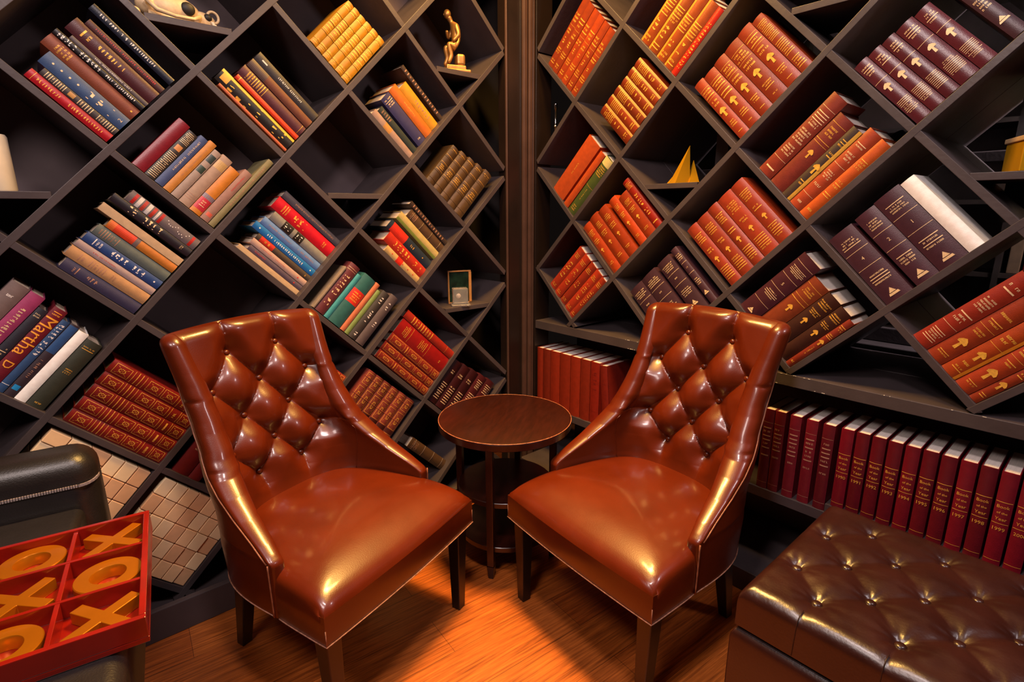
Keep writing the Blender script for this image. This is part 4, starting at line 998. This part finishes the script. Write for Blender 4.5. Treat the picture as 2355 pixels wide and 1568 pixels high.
# ------------------------------------------------------------------ ottoman
ex = V(.654, -.756, 0).normalized(); ey = V(.756, .654, 0).normalized()   # x along the bookcase, y towards it
Mo = Matrix((ex, ey, V(0,0,1))).transposed().to_4x4(); Mo.translation = V(.558, 1.127, 0)
ot = thing('ottoman', 'dark brown button-tufted leather ottoman against the right bookcase', 'ottoman', Mo)
WX, WY = 1.15, .600
OB = []
for k in range(5):
    off = .145 if k % 2 == 0 else .060
    for n_ in range(7):
        x = off+.168*n_
        if x < WX-.05: OB.append((x, .098+.1015*k))
OS = []
for i, a in enumerate(OB):
    for b_ in OB[i+1:]:
        if .09 < abs(a[1]-b_[1]) < .11 and abs(a[0]-b_[0]) < .1: OS.append((a, b_, .8, 0))
for q in OB:
    if q[1] < .1: OS.append((q, (q[0]-.005, -.05), .55, .7))
    if q[1] > .49: OS.append((q, (q[0], .66), .5, .6))
    if q[0] < .1: OS.append((q, (-.05, q[1]), .5, .7))
WR = .0024
b = MB(); rows = []
NX, NY = 300, 160
def lid(u, v):
    """u,v in 0..1 over an unrolled rounded slab: returns point"""
    r = .035; hz = .112
    def roll(t, W):   # t is arc length from -hz-.. ; returns (pos, drop)
        a = PI/2*r; 
        if t < hz-r: return 0, hz-t
        t -= hz-r
        if t < a: th = t/r; return r-r*math.cos(th), r-r*math.sin(th)
        t -= a
        if t < W-2*r: return r+t, 0
        t -= W-2*r
        if t < a: th = t/r; return W-r+r*math.sin(th), r-r*math.cos(th)
        return W, r+(t-a)
    tot = lambda W: 2*(hz-r)+PI*r+W-2*r
    x, dx = roll(u*tot(WX), WX); y, dy = roll(v*tot(WY), WY)
    d = max(dx, dy) if min(dx, dy) < 1e-6 else min(hz, math.hypot(dx, dy))
    z = .500-min(hz, d)
    hh = quilt(x, y, OB, OS, .015, .062, .010, .017)
    e = max(0, 1-d/.03)
    dome = .006*math.sin(PI*x/WX)*math.sin(PI*y/WY)
    wr = .0012*noise.noise(V(x*30, y*30, 0))
    return V(x, y, z+(hh+dome+wr)*e-.004*(1-e)*0)
for i in range(NX+1): rows.append([lid(i/NX, j/NY) for j in range(NY+1)])
b.grid(rows); b.build('tufted_lid', m_ott, ot, smooth=True)
b = MB(); r = .018; prof = [(0, .02), (0, .30), (0, .350), (.002, .362), (.008, .374), (.02, .381), (.05, .383), (.25, .383)]
rings = [[V(-.008+i, -.008+i, z), V(WX+.008-i, -.008+i, z), V(WX+.008-i, WY+.004-i, z), V(-.008+i, WY+.004-i, z)] for i, z in prof]
b.grid(rings, True); b.f += [(3,2,1,0), tuple(range(len(rings)*4-4, len(rings)*4))]; b.m += [0, 0]; b.build('base', m_ott, ot, smooth=True, angle=50, bevel=.004)
for q in OB:
    hh = quilt(q[0], q[1], OB, OS, .015, .062, .010, .017)
    b = MB(); b.lathe([(.001, .004), (.007, .0034), (.0115, .0008), (.0125, -.003), (.010, -.006)], 14, Matrix.Translation(V(q[0], q[1], .500+hh+.0085))); b.build('button', m_ott, ot, smooth=True)
for q in OB:
    if q[1] < .1: b = MB(); x = q[0]-.006; b.tube([V(x, .030, .4993), V(x-.001, .012, .494), V(x-.001, .003, .482), V(x-.001, -.0006, .465), V(x-.003, -.0008, .392)], .0011, 6); b.build('lid_seam', mat('dark_seam', '2a120c', rough=.5), ot, smooth=True)
for x in (.05, WX-.05):
    for y in (.05, WY-.05): b = MB(); b.box(x-.02, x+.02, y-.02, y+.02, 0, .021); b.build('foot', m_leg, ot)

# ------------------------------------------------------------------ black leather seat with noughts and crosses tray
ba = V(.5366, -.8439, 0); bb = V(-.8399, -.5428, 0)
# local axes: x along -bb (to the right), y along -ba (towards the bookcase)
Mb_ = Matrix((-bb, V(-(-bb).y, (-bb).x, 0), V(0,0,1))).transposed().to_4x4(); Mb_.translation = V(-.8566, 1.1184, 0)
def rbox(b, x0, x1, y0, y1, z0, z1, r, n=6):
    """box with rounded edges, as a subdivided superquadric-like shell"""
    bm = bmesh.new(); bmesh.ops.create_cube(bm, size=1)
    for v in bm.verts: v.co = V(x0 if v.co.x < 0 else x1, y0 if v.co.y < 0 else y1, z0 if v.co.z < 0 else z1)
    bmesh.ops.bevel(bm, geom=list(bm.edges), offset=r, segments=n, profile=.5, affect='EDGES')
    b.add([v.co.copy() for v in bm.verts], [tuple(v.index for v in f.verts) for f in bm.faces]); bm.free()
bc = thing('leather_armchair', 'black leather armchair with grey stitched back under the red tray', 'chair', Mb_)
def stitched(name, *a, r=.04):
    b = MB(); rbox(b, *a, r); return b.build(name, m_blackl, bc, smooth=True)
stitched('backrest', -.72, -.115, .235, .385, .30, .800, r=.055)
stitched('seat_cushion', -.75, -.035, -.62, -.030, .47, .6690, r=.03)
stitched('seat_rear', -.71, -.150, -.029, .232, .47, .6680, r=.02)
b = MB(); b.box(-.69, -.16, -.58, .37, .10, .468); b.build('frame', m_blackl, bc, bevel=.01)
b = MB()
for i in range(106):
    x = -.70+i*.0052; b.box(x, x+.0036, .2315, .2345, .7175, .7245)
for i in range(24):
    a = i/23; x = -.152+.037*math.sin(a*PI/2)*.98; y = .233+.055*(1-math.cos(a*PI/2)); b.box(x-.0015, x+.0015, y-.001, y+.0018, .7175, .7245)
b.build('stitching', m_thread, bc)
for x in (-.66, -.20):
    for y in (-.54, .34): b = MB(); b.box(x-.02, x+.02, y-.02, y+.02, 0, .101); b.build('leg', m_leg, bc)
# tray
S = .405
tr = thing('game_tray', 'red lacquered noughts and crosses tray with gold pieces on the black armchair', 'game board', Matrix.Translation(V(0,0,.670)) @ Mb_)
b = MB(); b.box(-S, 0, -S, 0, 0, .010); b.build('base', m_red, tr, bevel=.001)
for nm, a in (('rim', (-S, 0, -.011, 0)), ('rim', (-S, 0, -S, -S+.011)), ('rim', (-.011, 0, -S+.0112, -.0112)), ('rim', (-S, -S+.011, -S+.0112, -.0112))):
    b = MB(); b.box(a[0], a[1], a[2], a[3], .0102, .050); b.build(nm, m_red, tr, bevel=.0015)
for k in (1, 2):
    y = -S*k/3
    b = MB(); b.box(-S+.0112, -.0112, y-.004, y+.004, .0102, .046); b.build('divider', m_red, tr, bevel=.001)
    for j in range(3):
        b = MB(); x = -S*k/3; ya, yb = -S*(j+1)/3+(.0044 if j < 2 else .0114), -S*j/3-(.0044 if j else .0114); b.box(x-.004, x+.004, ya, yb, .0102, .046); b.build('divider', m_red, tr, bevel=.001)
def tray_piece(kind, c, r, label, rot=0):
    x, y = -S*(c+.5)/3, -S*(r+.5)/3
    M = Matrix.Translation(V(0,0,.6805)) @ Mb_ @ Matrix.Translation(V(x, y, 0)) @ Matrix.Rotation(rot, 4, 'Z')
    b = MB()
    if kind == 'O': b.lathe([(.026, 0), (.055, 0), (.056, .006), (.056, .022), (.0545, .0238), (.0305, .0238), (.029, .022), (.026, .0)], 56, caps=False)
    else:
        w, l = .0115, .064; P = []
        for q in range(4):
            a = PI/2*q+PI/4; d = V(math.cos(a), math.sin(a), 0); e = V(-d.y, d.x, 0)
            P += [d*l-e*w, d*l+e*w, (d+e)*w]
        b.prism(P, V(0,0,0), V(0,0,.024))
    o = b.build('nought_piece' if kind == 'O' else 'cross_piece', m_gold, None, smooth=(kind == 'O'), angle=35, bevel=0 if kind == 'O' else .0012)
    o.matrix_world = M; tag(o, label, 'game piece', 'gold game pieces on the red tray')
tray_piece('X', 0, 0, "gold cross in the tray's far right compartment", .06)
tray_piece('O', 0, 1, "gold ring in the middle compartment of the tray's right column")
tray_piece('X', 0, 2, "gold cross in the tray's near right compartment", -.08)
tray_piece('O', 1, 0, "gold ring in the far compartment of the tray's left visible column")
tray_piece('X', 1, 1, "gold cross left of the middle gold ring", .1)
tray_piece('O', 1, 2, "gold ring in the tray's near left compartment, at the photo's edge")

# ------------------------------------------------------------------ wooden blocks in two cubbies
def L2(line1, line2):
    (c1, d1), (c2, d2) = line1, line2; det = d1[0]*(-d2[1])+d2[0]*d1[1]; rx, ry = c2[0]-c1[0], c2[1]-c1[1]; t = (rx*(-d2[1])+d2[0]*ry)/det; return (c1[0]+d1[0]*t, c1[1]+d1[1]*t)
pl, dl, nl = frame('L'); first_block = None
def blocks(a, b_, plan, label, grp, dz=0):
    """cubby with bottom node (a, b_); plan lists (u0, v0, lu, lv) in the cubby's own axes"""
    global first_block
    Bn = L2(LINES['LU'][b_], LINES['LD'][a]); Rn = L2(LINES['LU'][b_], LINES['LD'][a+1]); Ln = L2(LINES['LU'][b_-1], LINES['LD'][a])
    ur = Vector((Rn[0]-Bn[0], Rn[1]-Bn[1])).normalized(); ul = Vector((Ln[0]-Bn[0], Ln[1]-Bn[1])).normalized(); ul = Vector((-ur.y, ur.x))
    UR = dl*ur.x+V(0,0,1)*ur.y; UL = dl*ul.x+V(0,0,1)*ul.y
    org = pl+dl*Bn[0]+V(0,0,Bn[1])
    for i, (u, v, lu, lv, r_, c_, kd) in enumerate(plan):
        rnd = random.Random(i*13+a*7+b_)
        m = rnd.choice((m_block, m_block, m_block3, m_block2))
        b = MB(); g = .0011; b.box(g, lu-g, g, lv-g, -.10, 0)
        o = b.build('wooden_block', m, None, bevel=.002)
        M = Matrix((UR, UL, -nl)).transposed().to_4x4(); M.translation = org+UR*(u+BT/2+.0012)+UL*(v+BT/2+.0012)+nl*(.004+rnd.uniform(0, .006)); o.matrix_world = M
        tag(o, label % (kd, ORD[r_], ORD[c_]), 'block', grp)
U_w, V_w = .0610, .0437
plan = [(r_*U_w, c_*V_w, U_w-.0004, V_w-.0004, r_, c_, 'pale') for r_ in range(5) for c_ in range(7)]
blocks(-2, 3, plan, '%s wooden block, %s up to the right and %s up to the left, lowest cubby', 'wooden blocks in the lowest cubby')
plan = [(r_*U_w, c_*V_w, U_w-.0004, V_w-.0004, r_, c_, 'pale') for c_ in range(3) for r_ in range(5)]            # three courses laid one way
plan += [(r_*V_w, 3*V_w+.0006+c_*U_w, V_w-.0004, U_w-.0004, r_, c_+3, 'turned') for c_ in range(3) for r_ in range(7)]  # the rest laid the other way
blocks(-2, 2, plan, '%s wooden block, %s rightward in %s course, below the ornate gilt books', 'wooden blocks below the ornate gilt books')

# ------------------------------------------------------------------ ornaments
def at(side, s, w, z, rot=0):
    d_ = WALLS[side][1]; M = Matrix.Rotation(math.atan2(d_[1], d_[0])+rot, 4, 'Z'); M = Matrix.Translation(wp(side, s, z, w)) @ M @ Matrix.Scale(1.06, 4); return M
# cream candle on the left small shelf
o = MB(); o.lathe([(.004, 0), (.036, 0), (.038, .004), (.038, .136), (.035, .142), (.012, .138), (.004, .137)], 32)
c = thing('pillar_candle', 'cream pillar candle on the small shelf at the left edge', 'candle', at('L', 0.0042, .075, 1.4589))
o.build('wax', m_cream, c, smooth=True, angle=40); o = MB(); o.tube([V(0,0,.136), V(.001,0,.150)], .0012, 6); o.build('wick', m_black, c)
# animal skull on the shelf at the top left
sk = thing('animal_skull', 'ivory toothed animal skull lying on a small shelf, top left', 'ornament', at('L', 0.5194, .10, 1.973, .1))
b = MB(); b.blob((-.02, 0, .045), .075, .04, .040, n=20, m=14); b.blob((.055, 0, .032), .045, .026, .026, n=16, m=10); b.blob((-.085, 0, .045), .03, .03, .03, n=16, m=10)
b.tube([V(-.10, -.04, .05), V(-.075, -.055, .022), V(-.03, -.058, .014), V(.02, -.052, .018), V(.045, -.03, .035)], [.006, .006, .005, .005, .006], 8)
b.build('cranium', m_bone, sk, smooth=True)
b = MB(); b.blob((.012, -.034, .048), .020, .012, .018, n=16, m=10); b.build('socket_shade', m_black, sk, smooth=True); b = MB(); b.blob((.070, -.020, .040), .012, .010, .011, n=14, m=8); b.build('socket_shade', m_black, sk, smooth=True)  # black blobs stand in for the shade inside the skull's hollows
b = MB(); b.tube([V(-.09, -.022, .018), V(-.03, -.028, .010), V(.05, -.024, .010), V(.088, -.010, .016)], [.009, .009, .008, .006], 8); b.tube([V(-.09, .022, .018), V(0, .028, .010), V(.05, .024, .010), V(.088, .010, .016)], [.009, .009, .008, .006], 8); b.build('jaw', m_bone, sk, smooth=True)
for i in range(7):
    a = -1.1+i*.37; b = MB(); b.tube([V(.072+.020*math.cos(a), .020*math.sin(a)-.004, .030), V(.082+.022*math.cos(a), .022*math.sin(a)-.004, .004)], [.0048, .0022], 8); b.build('tooth', m_cream, sk, smooth=True)
b = MB(); b.tube([V(.085+.016*math.cos(q), -.020, .044+.016*math.sin(q)) for q in [2*PI*k/20 for k in range(20)]], .004, 8, closed=True); b.build('eye_rim', m_bone, sk, smooth=True)
b = MB(); b.blob((-.125, -.03, .012), .014, .012, .012); b.build('bone_fragment', m_bone, sk, smooth=True)
# bronze seated figurine
fg = thing('bronze_figurine', 'small bronze seated figurine on a plinth beside the corner post', 'figurine', at('L', 1.5635, .075, 1.9868, -.35))
b = MB(); b.box(-.048, .048, -.040, .040, 0, .010); b.build('plinth', m_bronze, fg, bevel=.003); fg.scale = (1.28, 1.28, 1.28)
b = MB(); b.box(-.034, .034, -.030, .030, .0102, .024); b.build('plinth_step', m_bronze, fg, bevel=.003)
bm = bmesh.new(); me = bpy.data.meshes.new('body'); J = [V(.006, 0, .082), V(.012, 0, .112), V(.004, 0, .142), V(-.006, 0, .160), V(-.018, 0, .180), V(.004, .022, .146), V(-.012, .028, .118), V(-.020, .014, .140), V(.004, -.022, .146), V(.010, -.030, .116), V(-.010, -.026, .096), V(-.002, .016, .082), V(-.026, .018, .088), V(-.018, .018, .052), V(-.030, .018, .028), V(-.002, -.016, .082), V(-.024, -.018, .090), V(-.014, -.018, .054), V(-.026, -.018, .028)]
RR = [.016, .017, .018, .007, .0115, .009, .0075, .006, .009, .0075, .006, .012, .010, .008, .007, .012, .010, .008, .007]
ED = [(0,1),(1,2),(2,3),(3,4),(2,5),(5,6),(6,7),(2,8),(8,9),(9,10),(0,11),(11,12),(12,13),(13,14),(0,15),(15,16),(16,17),(17,18)]
me.from_pydata([tuple(q) for q in J], ED, []); bo = bpy.data.objects.new('body', me); COL.objects.link(bo); bo.parent = fg
me.materials.append(m_bronze); sm = bo.modifiers.new('s', 'SKIN'); sm.use_smooth_shade = True
for i, v in enumerate(me.skin_vertices[0].data): v.radius = (RR[i], RR[i]); v.use_root = (i == 0)
bo.modifiers.new('d', 'SUBSURF').levels = 2; bo.modifiers['d'].render_levels = 2
b = MB(); b.blob((-.020, 0, .184), .0125, .011, .015, n=14, m=10); b.blob((-.031, 0, .182), .003, .0025, .004); b.build('head', m_bronze, fg, smooth=True)
b = MB(); b.box(.004, .034, -.024, .024, .0242, .062); b.build('rock_seat', m_bronze, fg, bevel=.008)
# framed picture and glass block
fr = thing('picture_frame', 'small picture frame with wooden edge and dark green picture beside the post', 'frame', at('L', 1.5667, .085, 0.9628, -.32))
b = MB(); b.box(-.055, .055, 0, .012, 0, .006); b.box(-.055, .055, 0, .012, .144, .150); b.box(-.055, -.049, 0, .012, .0062, .1438); b.box(.043, .055, -.004, .020, .0062, .1438); b.build('frame_moulding', mat('light_oak_edge', 'b07a44', rough=.4), fr, bevel=.001)
b = MB(); b.box(-.0488, .0428, .004, .010, .0064, .1436); b.build('picture', mat('dark_green_picture', '1c3426', rough=.25, var=.4, scale=25, color2='0c1812'), fr)
gb = thing('glass_block', 'clear crystal glass ornament in front of the small picture frame', 'ornament', at('L', 1.5264, .028, 0.9628, -.5))
m_glass = bpy.data.materials.new('crystal_glass'); m_glass.use_nodes = True; q = m_glass.node_tree.nodes['Principled BSDF']; q.inputs['Transmission Weight'].default_value = .85; q.inputs['Roughness'].default_value = .06; q.inputs['IOR'].default_value = 1.45; q.inputs['Base Color'].default_value = (.85, .8, .8, 1)
b = MB(); b.box(-.034, .034, -.024, .024, .010, .080); b.build('block', m_glass, gb, bevel=.004)
b = MB(); b.box(-.042, .042, -.030, .030, 0, .0098); b.build('base', m_glass, gb, bevel=.003)
b = MB(); b.blob((-.008, 0, .045), .011, .011, .011, n=16, m=12); b.build('etched_ball', m_white, gb, smooth=True)
# brass pyramids
py = thing('brass_pyramids', 'shiny brass faceted pyramid ornament on a small shelf right of the post', 'ornament', at('R', -.008+0.2491, .085, 1.5034, -.1))
def pyramid(name, cx, cy, w, h, lx, ly, rot, z0=0):
    b = MB(); P = [V(cx+w*math.cos(rot+PI/2*k), cy+w*math.sin(rot+PI/2*k), z0) for k in range(4)]; b.add(P+[V(cx+lx, cy+ly, z0+h)], [(3,2,1,0), (0,1,4), (1,2,4), (2,3,4), (3,0,4)]); b.build(name, m_brass, py)
pyramid('tall_pyramid', .002, 0, .042, .135, .038, .0, .30); pyramid('low_pyramid', -.038, .020, .030, .070, .035, 0, .6); pyramid('low_pyramid', .040, .030, .028, .085, -.002, 0, .2)
# chrome candlestick seen beside the post
cs = thing('chrome_candlestick', 'slender chrome candlestick in the dark cubby beside the corner post', 'candlestick', at('R', -0.4367, .06, 1.7366))
b = MB(); b.lathe([(.001, 0), (.017, 0), (.016, .006), (.005, .012), (.005, .05), (.008, .055), (.0045, .062), (.0045, .125), (.008, .13), (.007, .15), (.001, .15)], 20); b.build('stem', m_chrome, cs, smooth=True, angle=40)
# dark bowl behind the books
dk = thing('dark_bowl', 'black glossy bowl with shiny rim behind the rust books', 'bowl', MR @ Matrix.Translation(V(0.9593, .243, 1.5522)) @ Matrix.Rotation(math.radians(-45), 4, 'Y') @ Matrix.Scale(.78, 4))
m_gloss = mat('black_gloss', '14100f', rough=.15, spec=.6)
b = MB(); b.lathe([(.002, 0), (.022, 0), (.024, .006), (.05, .03), (.068, .07), (.070, .10), (.066, .10), (.063, .072), (.046, .036), (.002, .012)], 32); b.build('bowl', m_gloss, dk, smooth=True, angle=50)
b = MB(); b.tube([V(.0682*math.cos(a), .0682*math.sin(a), .1005) for a in [2*PI*k/40 for k in range(40)]], .0018, 6, closed=True); b.build('rim', m_chrome, dk, smooth=True)
# gold sided box on the far right shelf
gx = thing('ornament_box', 'wooden box with golden front on the shelf at the right edge', 'box', at('R', 1.3091, .09, 1.4928, .45))
b = MB(); b.box(-.07, .07, -.05, .05, 0, .070); b.build('body', m_brass, gx, bevel=.002)
b = MB(); b.box(-.074, .074, -.054, .054, .0702, .082); b.build('lid', mat('beige_lid', 'b89a72', rough=.5), gx, bevel=.002)

# ------------------------------------------------------------------ beyond the right bookcase: glazed window and a dim rear shelf
wn = thing('window_1', None, None, MR); wn['kind'] = 'structure'; wn['label'] = 'dark framed window behind the right bookcase'
for a in ((-.3, 3.1, .70, .75, .86, .92), (-.3, 3.1, .70, .75, 1.56, 1.60), (-.3, 3.1, .70, .75, 2.80, 2.88), (.55, .61, .70, .75, .921, 2.799), (1.58, 1.64, .70, .75, .921, 2.799), (2.6, 2.66, .70, .75, .921, 2.799)):
    b = MB(); b.box(*a); b.build('window_frame', m_shelf, wn, bevel=.004)
b = MB(); b.box(-.3, 3.1, .62, .75, .80, .858); b.build('window_sill', m_shelf, wn, bevel=.004)
m_pane = bpy.data.materials.new('window_glass'); m_pane.use_nodes = True; q = m_pane.node_tree.nodes['Principled BSDF']; q.inputs['Transmission Weight'].default_value = 1; q.inputs['Roughness'].default_value = .0; q.inputs['IOR'].default_value = 1.05; q.inputs['Base Color'].default_value = (.9, .92, .9, 1)
b = MB(); b.box(-.29, 3.09, .722, .726, .921, 2.799); b.build('pane', m_pane, wn)
b = MB(); b.box(-.3, 3.1, .70, .75, 0, .79); b.build('lower_panel', m_plaster, wn)
rs = thing('rear_bookshelf', 'dim shelf with blurred books seen through the right bookcase', 'bookcase', MR)
for z in (.80, 1.12, 1.44, 1.78): b = MB(); b.box(.2, 2.9, 1.30, 1.55, z-.02, z); b.build('shelf_board', m_shelf, rs)
b = MB(); b.box(.2, 2.9, 1.551, 1.57, .1, 2.3); b.build('back_panel', m_shelf_in, rs)
for x in (.2, 1.1, 2.0, 2.88): b = MB(); b.box(x-.0, x+.02, 1.29, 1.55, 0, 2.3); b.build('side_panel', m_shelf, rs)
cols = ['a02028', '9a5a28', '3a3430', '5a7a48', 'b8a47c', '8a7060', '2c3840', '7a2c20', 'c8b890']
names = ['red', 'tan', 'black', 'green', 'cream', 'brown', 'slate blue', 'brick', 'ivory']
k = 0
for ri, z in enumerate((.80, 1.12, 1.44)):
    for bi, x0 in enumerate((1.14, 1.50)):
        for j in range(5):
            rnd = random.Random(k*5+3); ci = (k*4+ri) % 9; x = x0+j*.052; h = .2+rnd.random()*.06; mm = mat('rear_'+cols[ci], cols[ci], rough=.6)
            b = MB(); b.box(0, .042, -h*0, .15, 0, h); o = b.build('book', mm, None, bevel=.003)
            o.matrix_world = MR @ Matrix.Translation(V(x, 1.32+.01*(j % 2), z+.0005))
            tag(o, '%s book on the %s rear shelf beyond the glass, %s group, %s of five' % (names[ci], ['lowest', 'middle', 'upper'][ri], ['nearer', 'farther'][bi], ORD[j]), 'book', 'dim books on the rear shelf'); k += 1

# ------------------------------------------------------------------ light
def area(name, loc, target, size, power, color, sy=None, spread=None):
    l = bpy.data.lights.new(name, 'AREA'); l.energy = power; l.color = color; l.size = size; l.shape = 'RECTANGLE' if sy else 'DISK'
    if sy: l.size_y = sy
    if spread: l.spread = math.radians(spread)
    o = bpy.data.objects.new(name, l); COL.objects.link(o); o.location = loc
    o.rotation_euler = (Vector(target)-Vector(loc)).to_track_quat('-Z', 'Y').to_euler(); return o
AMB = (1, .55, .14)
area('amber_overhead_light', (-.22, 2.02, 2.80), (-.42, 2.0, 0), .22, 30, AMB)
area('amber_overhead_light', (.28, 1.95, 2.80), (.36, 1.95, 0), .22, 27, AMB)
area('amber_overhead_light', (-.10, 1.80, 2.90), (-.15, 1.45, 0), .30, 15, AMB, spread=75)  # added narrow beam, warms the chairs and floor but spares the shelves
area('amber_overhead_light', (.12, 1.80, 2.90), (.12, 1.40, 0), .30, 15, AMB, spread=75)  # its twin, likewise added for the chairs and floor
area('ceiling_lamp', (-.05, .55, 2.86), (0, 1.3, .6), .28, 29, (1, .82, .80))
area('soft_fill_light', (-.75, -.1, 2.8), (-.9, 1.7, .4), .6, 33, (1, .82, .77))  # added fill with no fixture, lifts the left shelves and wooden blocks
area('cool_room_lamp', (1.75, .45, 2.7), (1.5, 1.6, .9), .35, 19, (1, .85, .88))
area('rear_light', wp('R', 1.95, 2.1, .655), wp('R', 1.0, 1.1, .25), .12, 40, (1, .88, .88))
area('rear_light', wp('R', 1.9, 2.2, .85), wp('R', 1.5, 1.1, 1.3), .3, 9, (1, .80, .66))  # extra light added only to brighten the shelf beyond the glass
W = bpy.data.worlds.new('world'); SC.world = W; W.use_nodes = True; W.node_tree.nodes['Background'].inputs[0].default_value = (.10, .07, .06, 1); W.node_tree.nodes['Background'].inputs[1].default_value = .05
vs = SC.view_settings; vs.view_transform = 'Standard'; vs.look = 'None'; vs.gamma = 1; vs.exposure = -.10; vs.use_curve_mapping = False
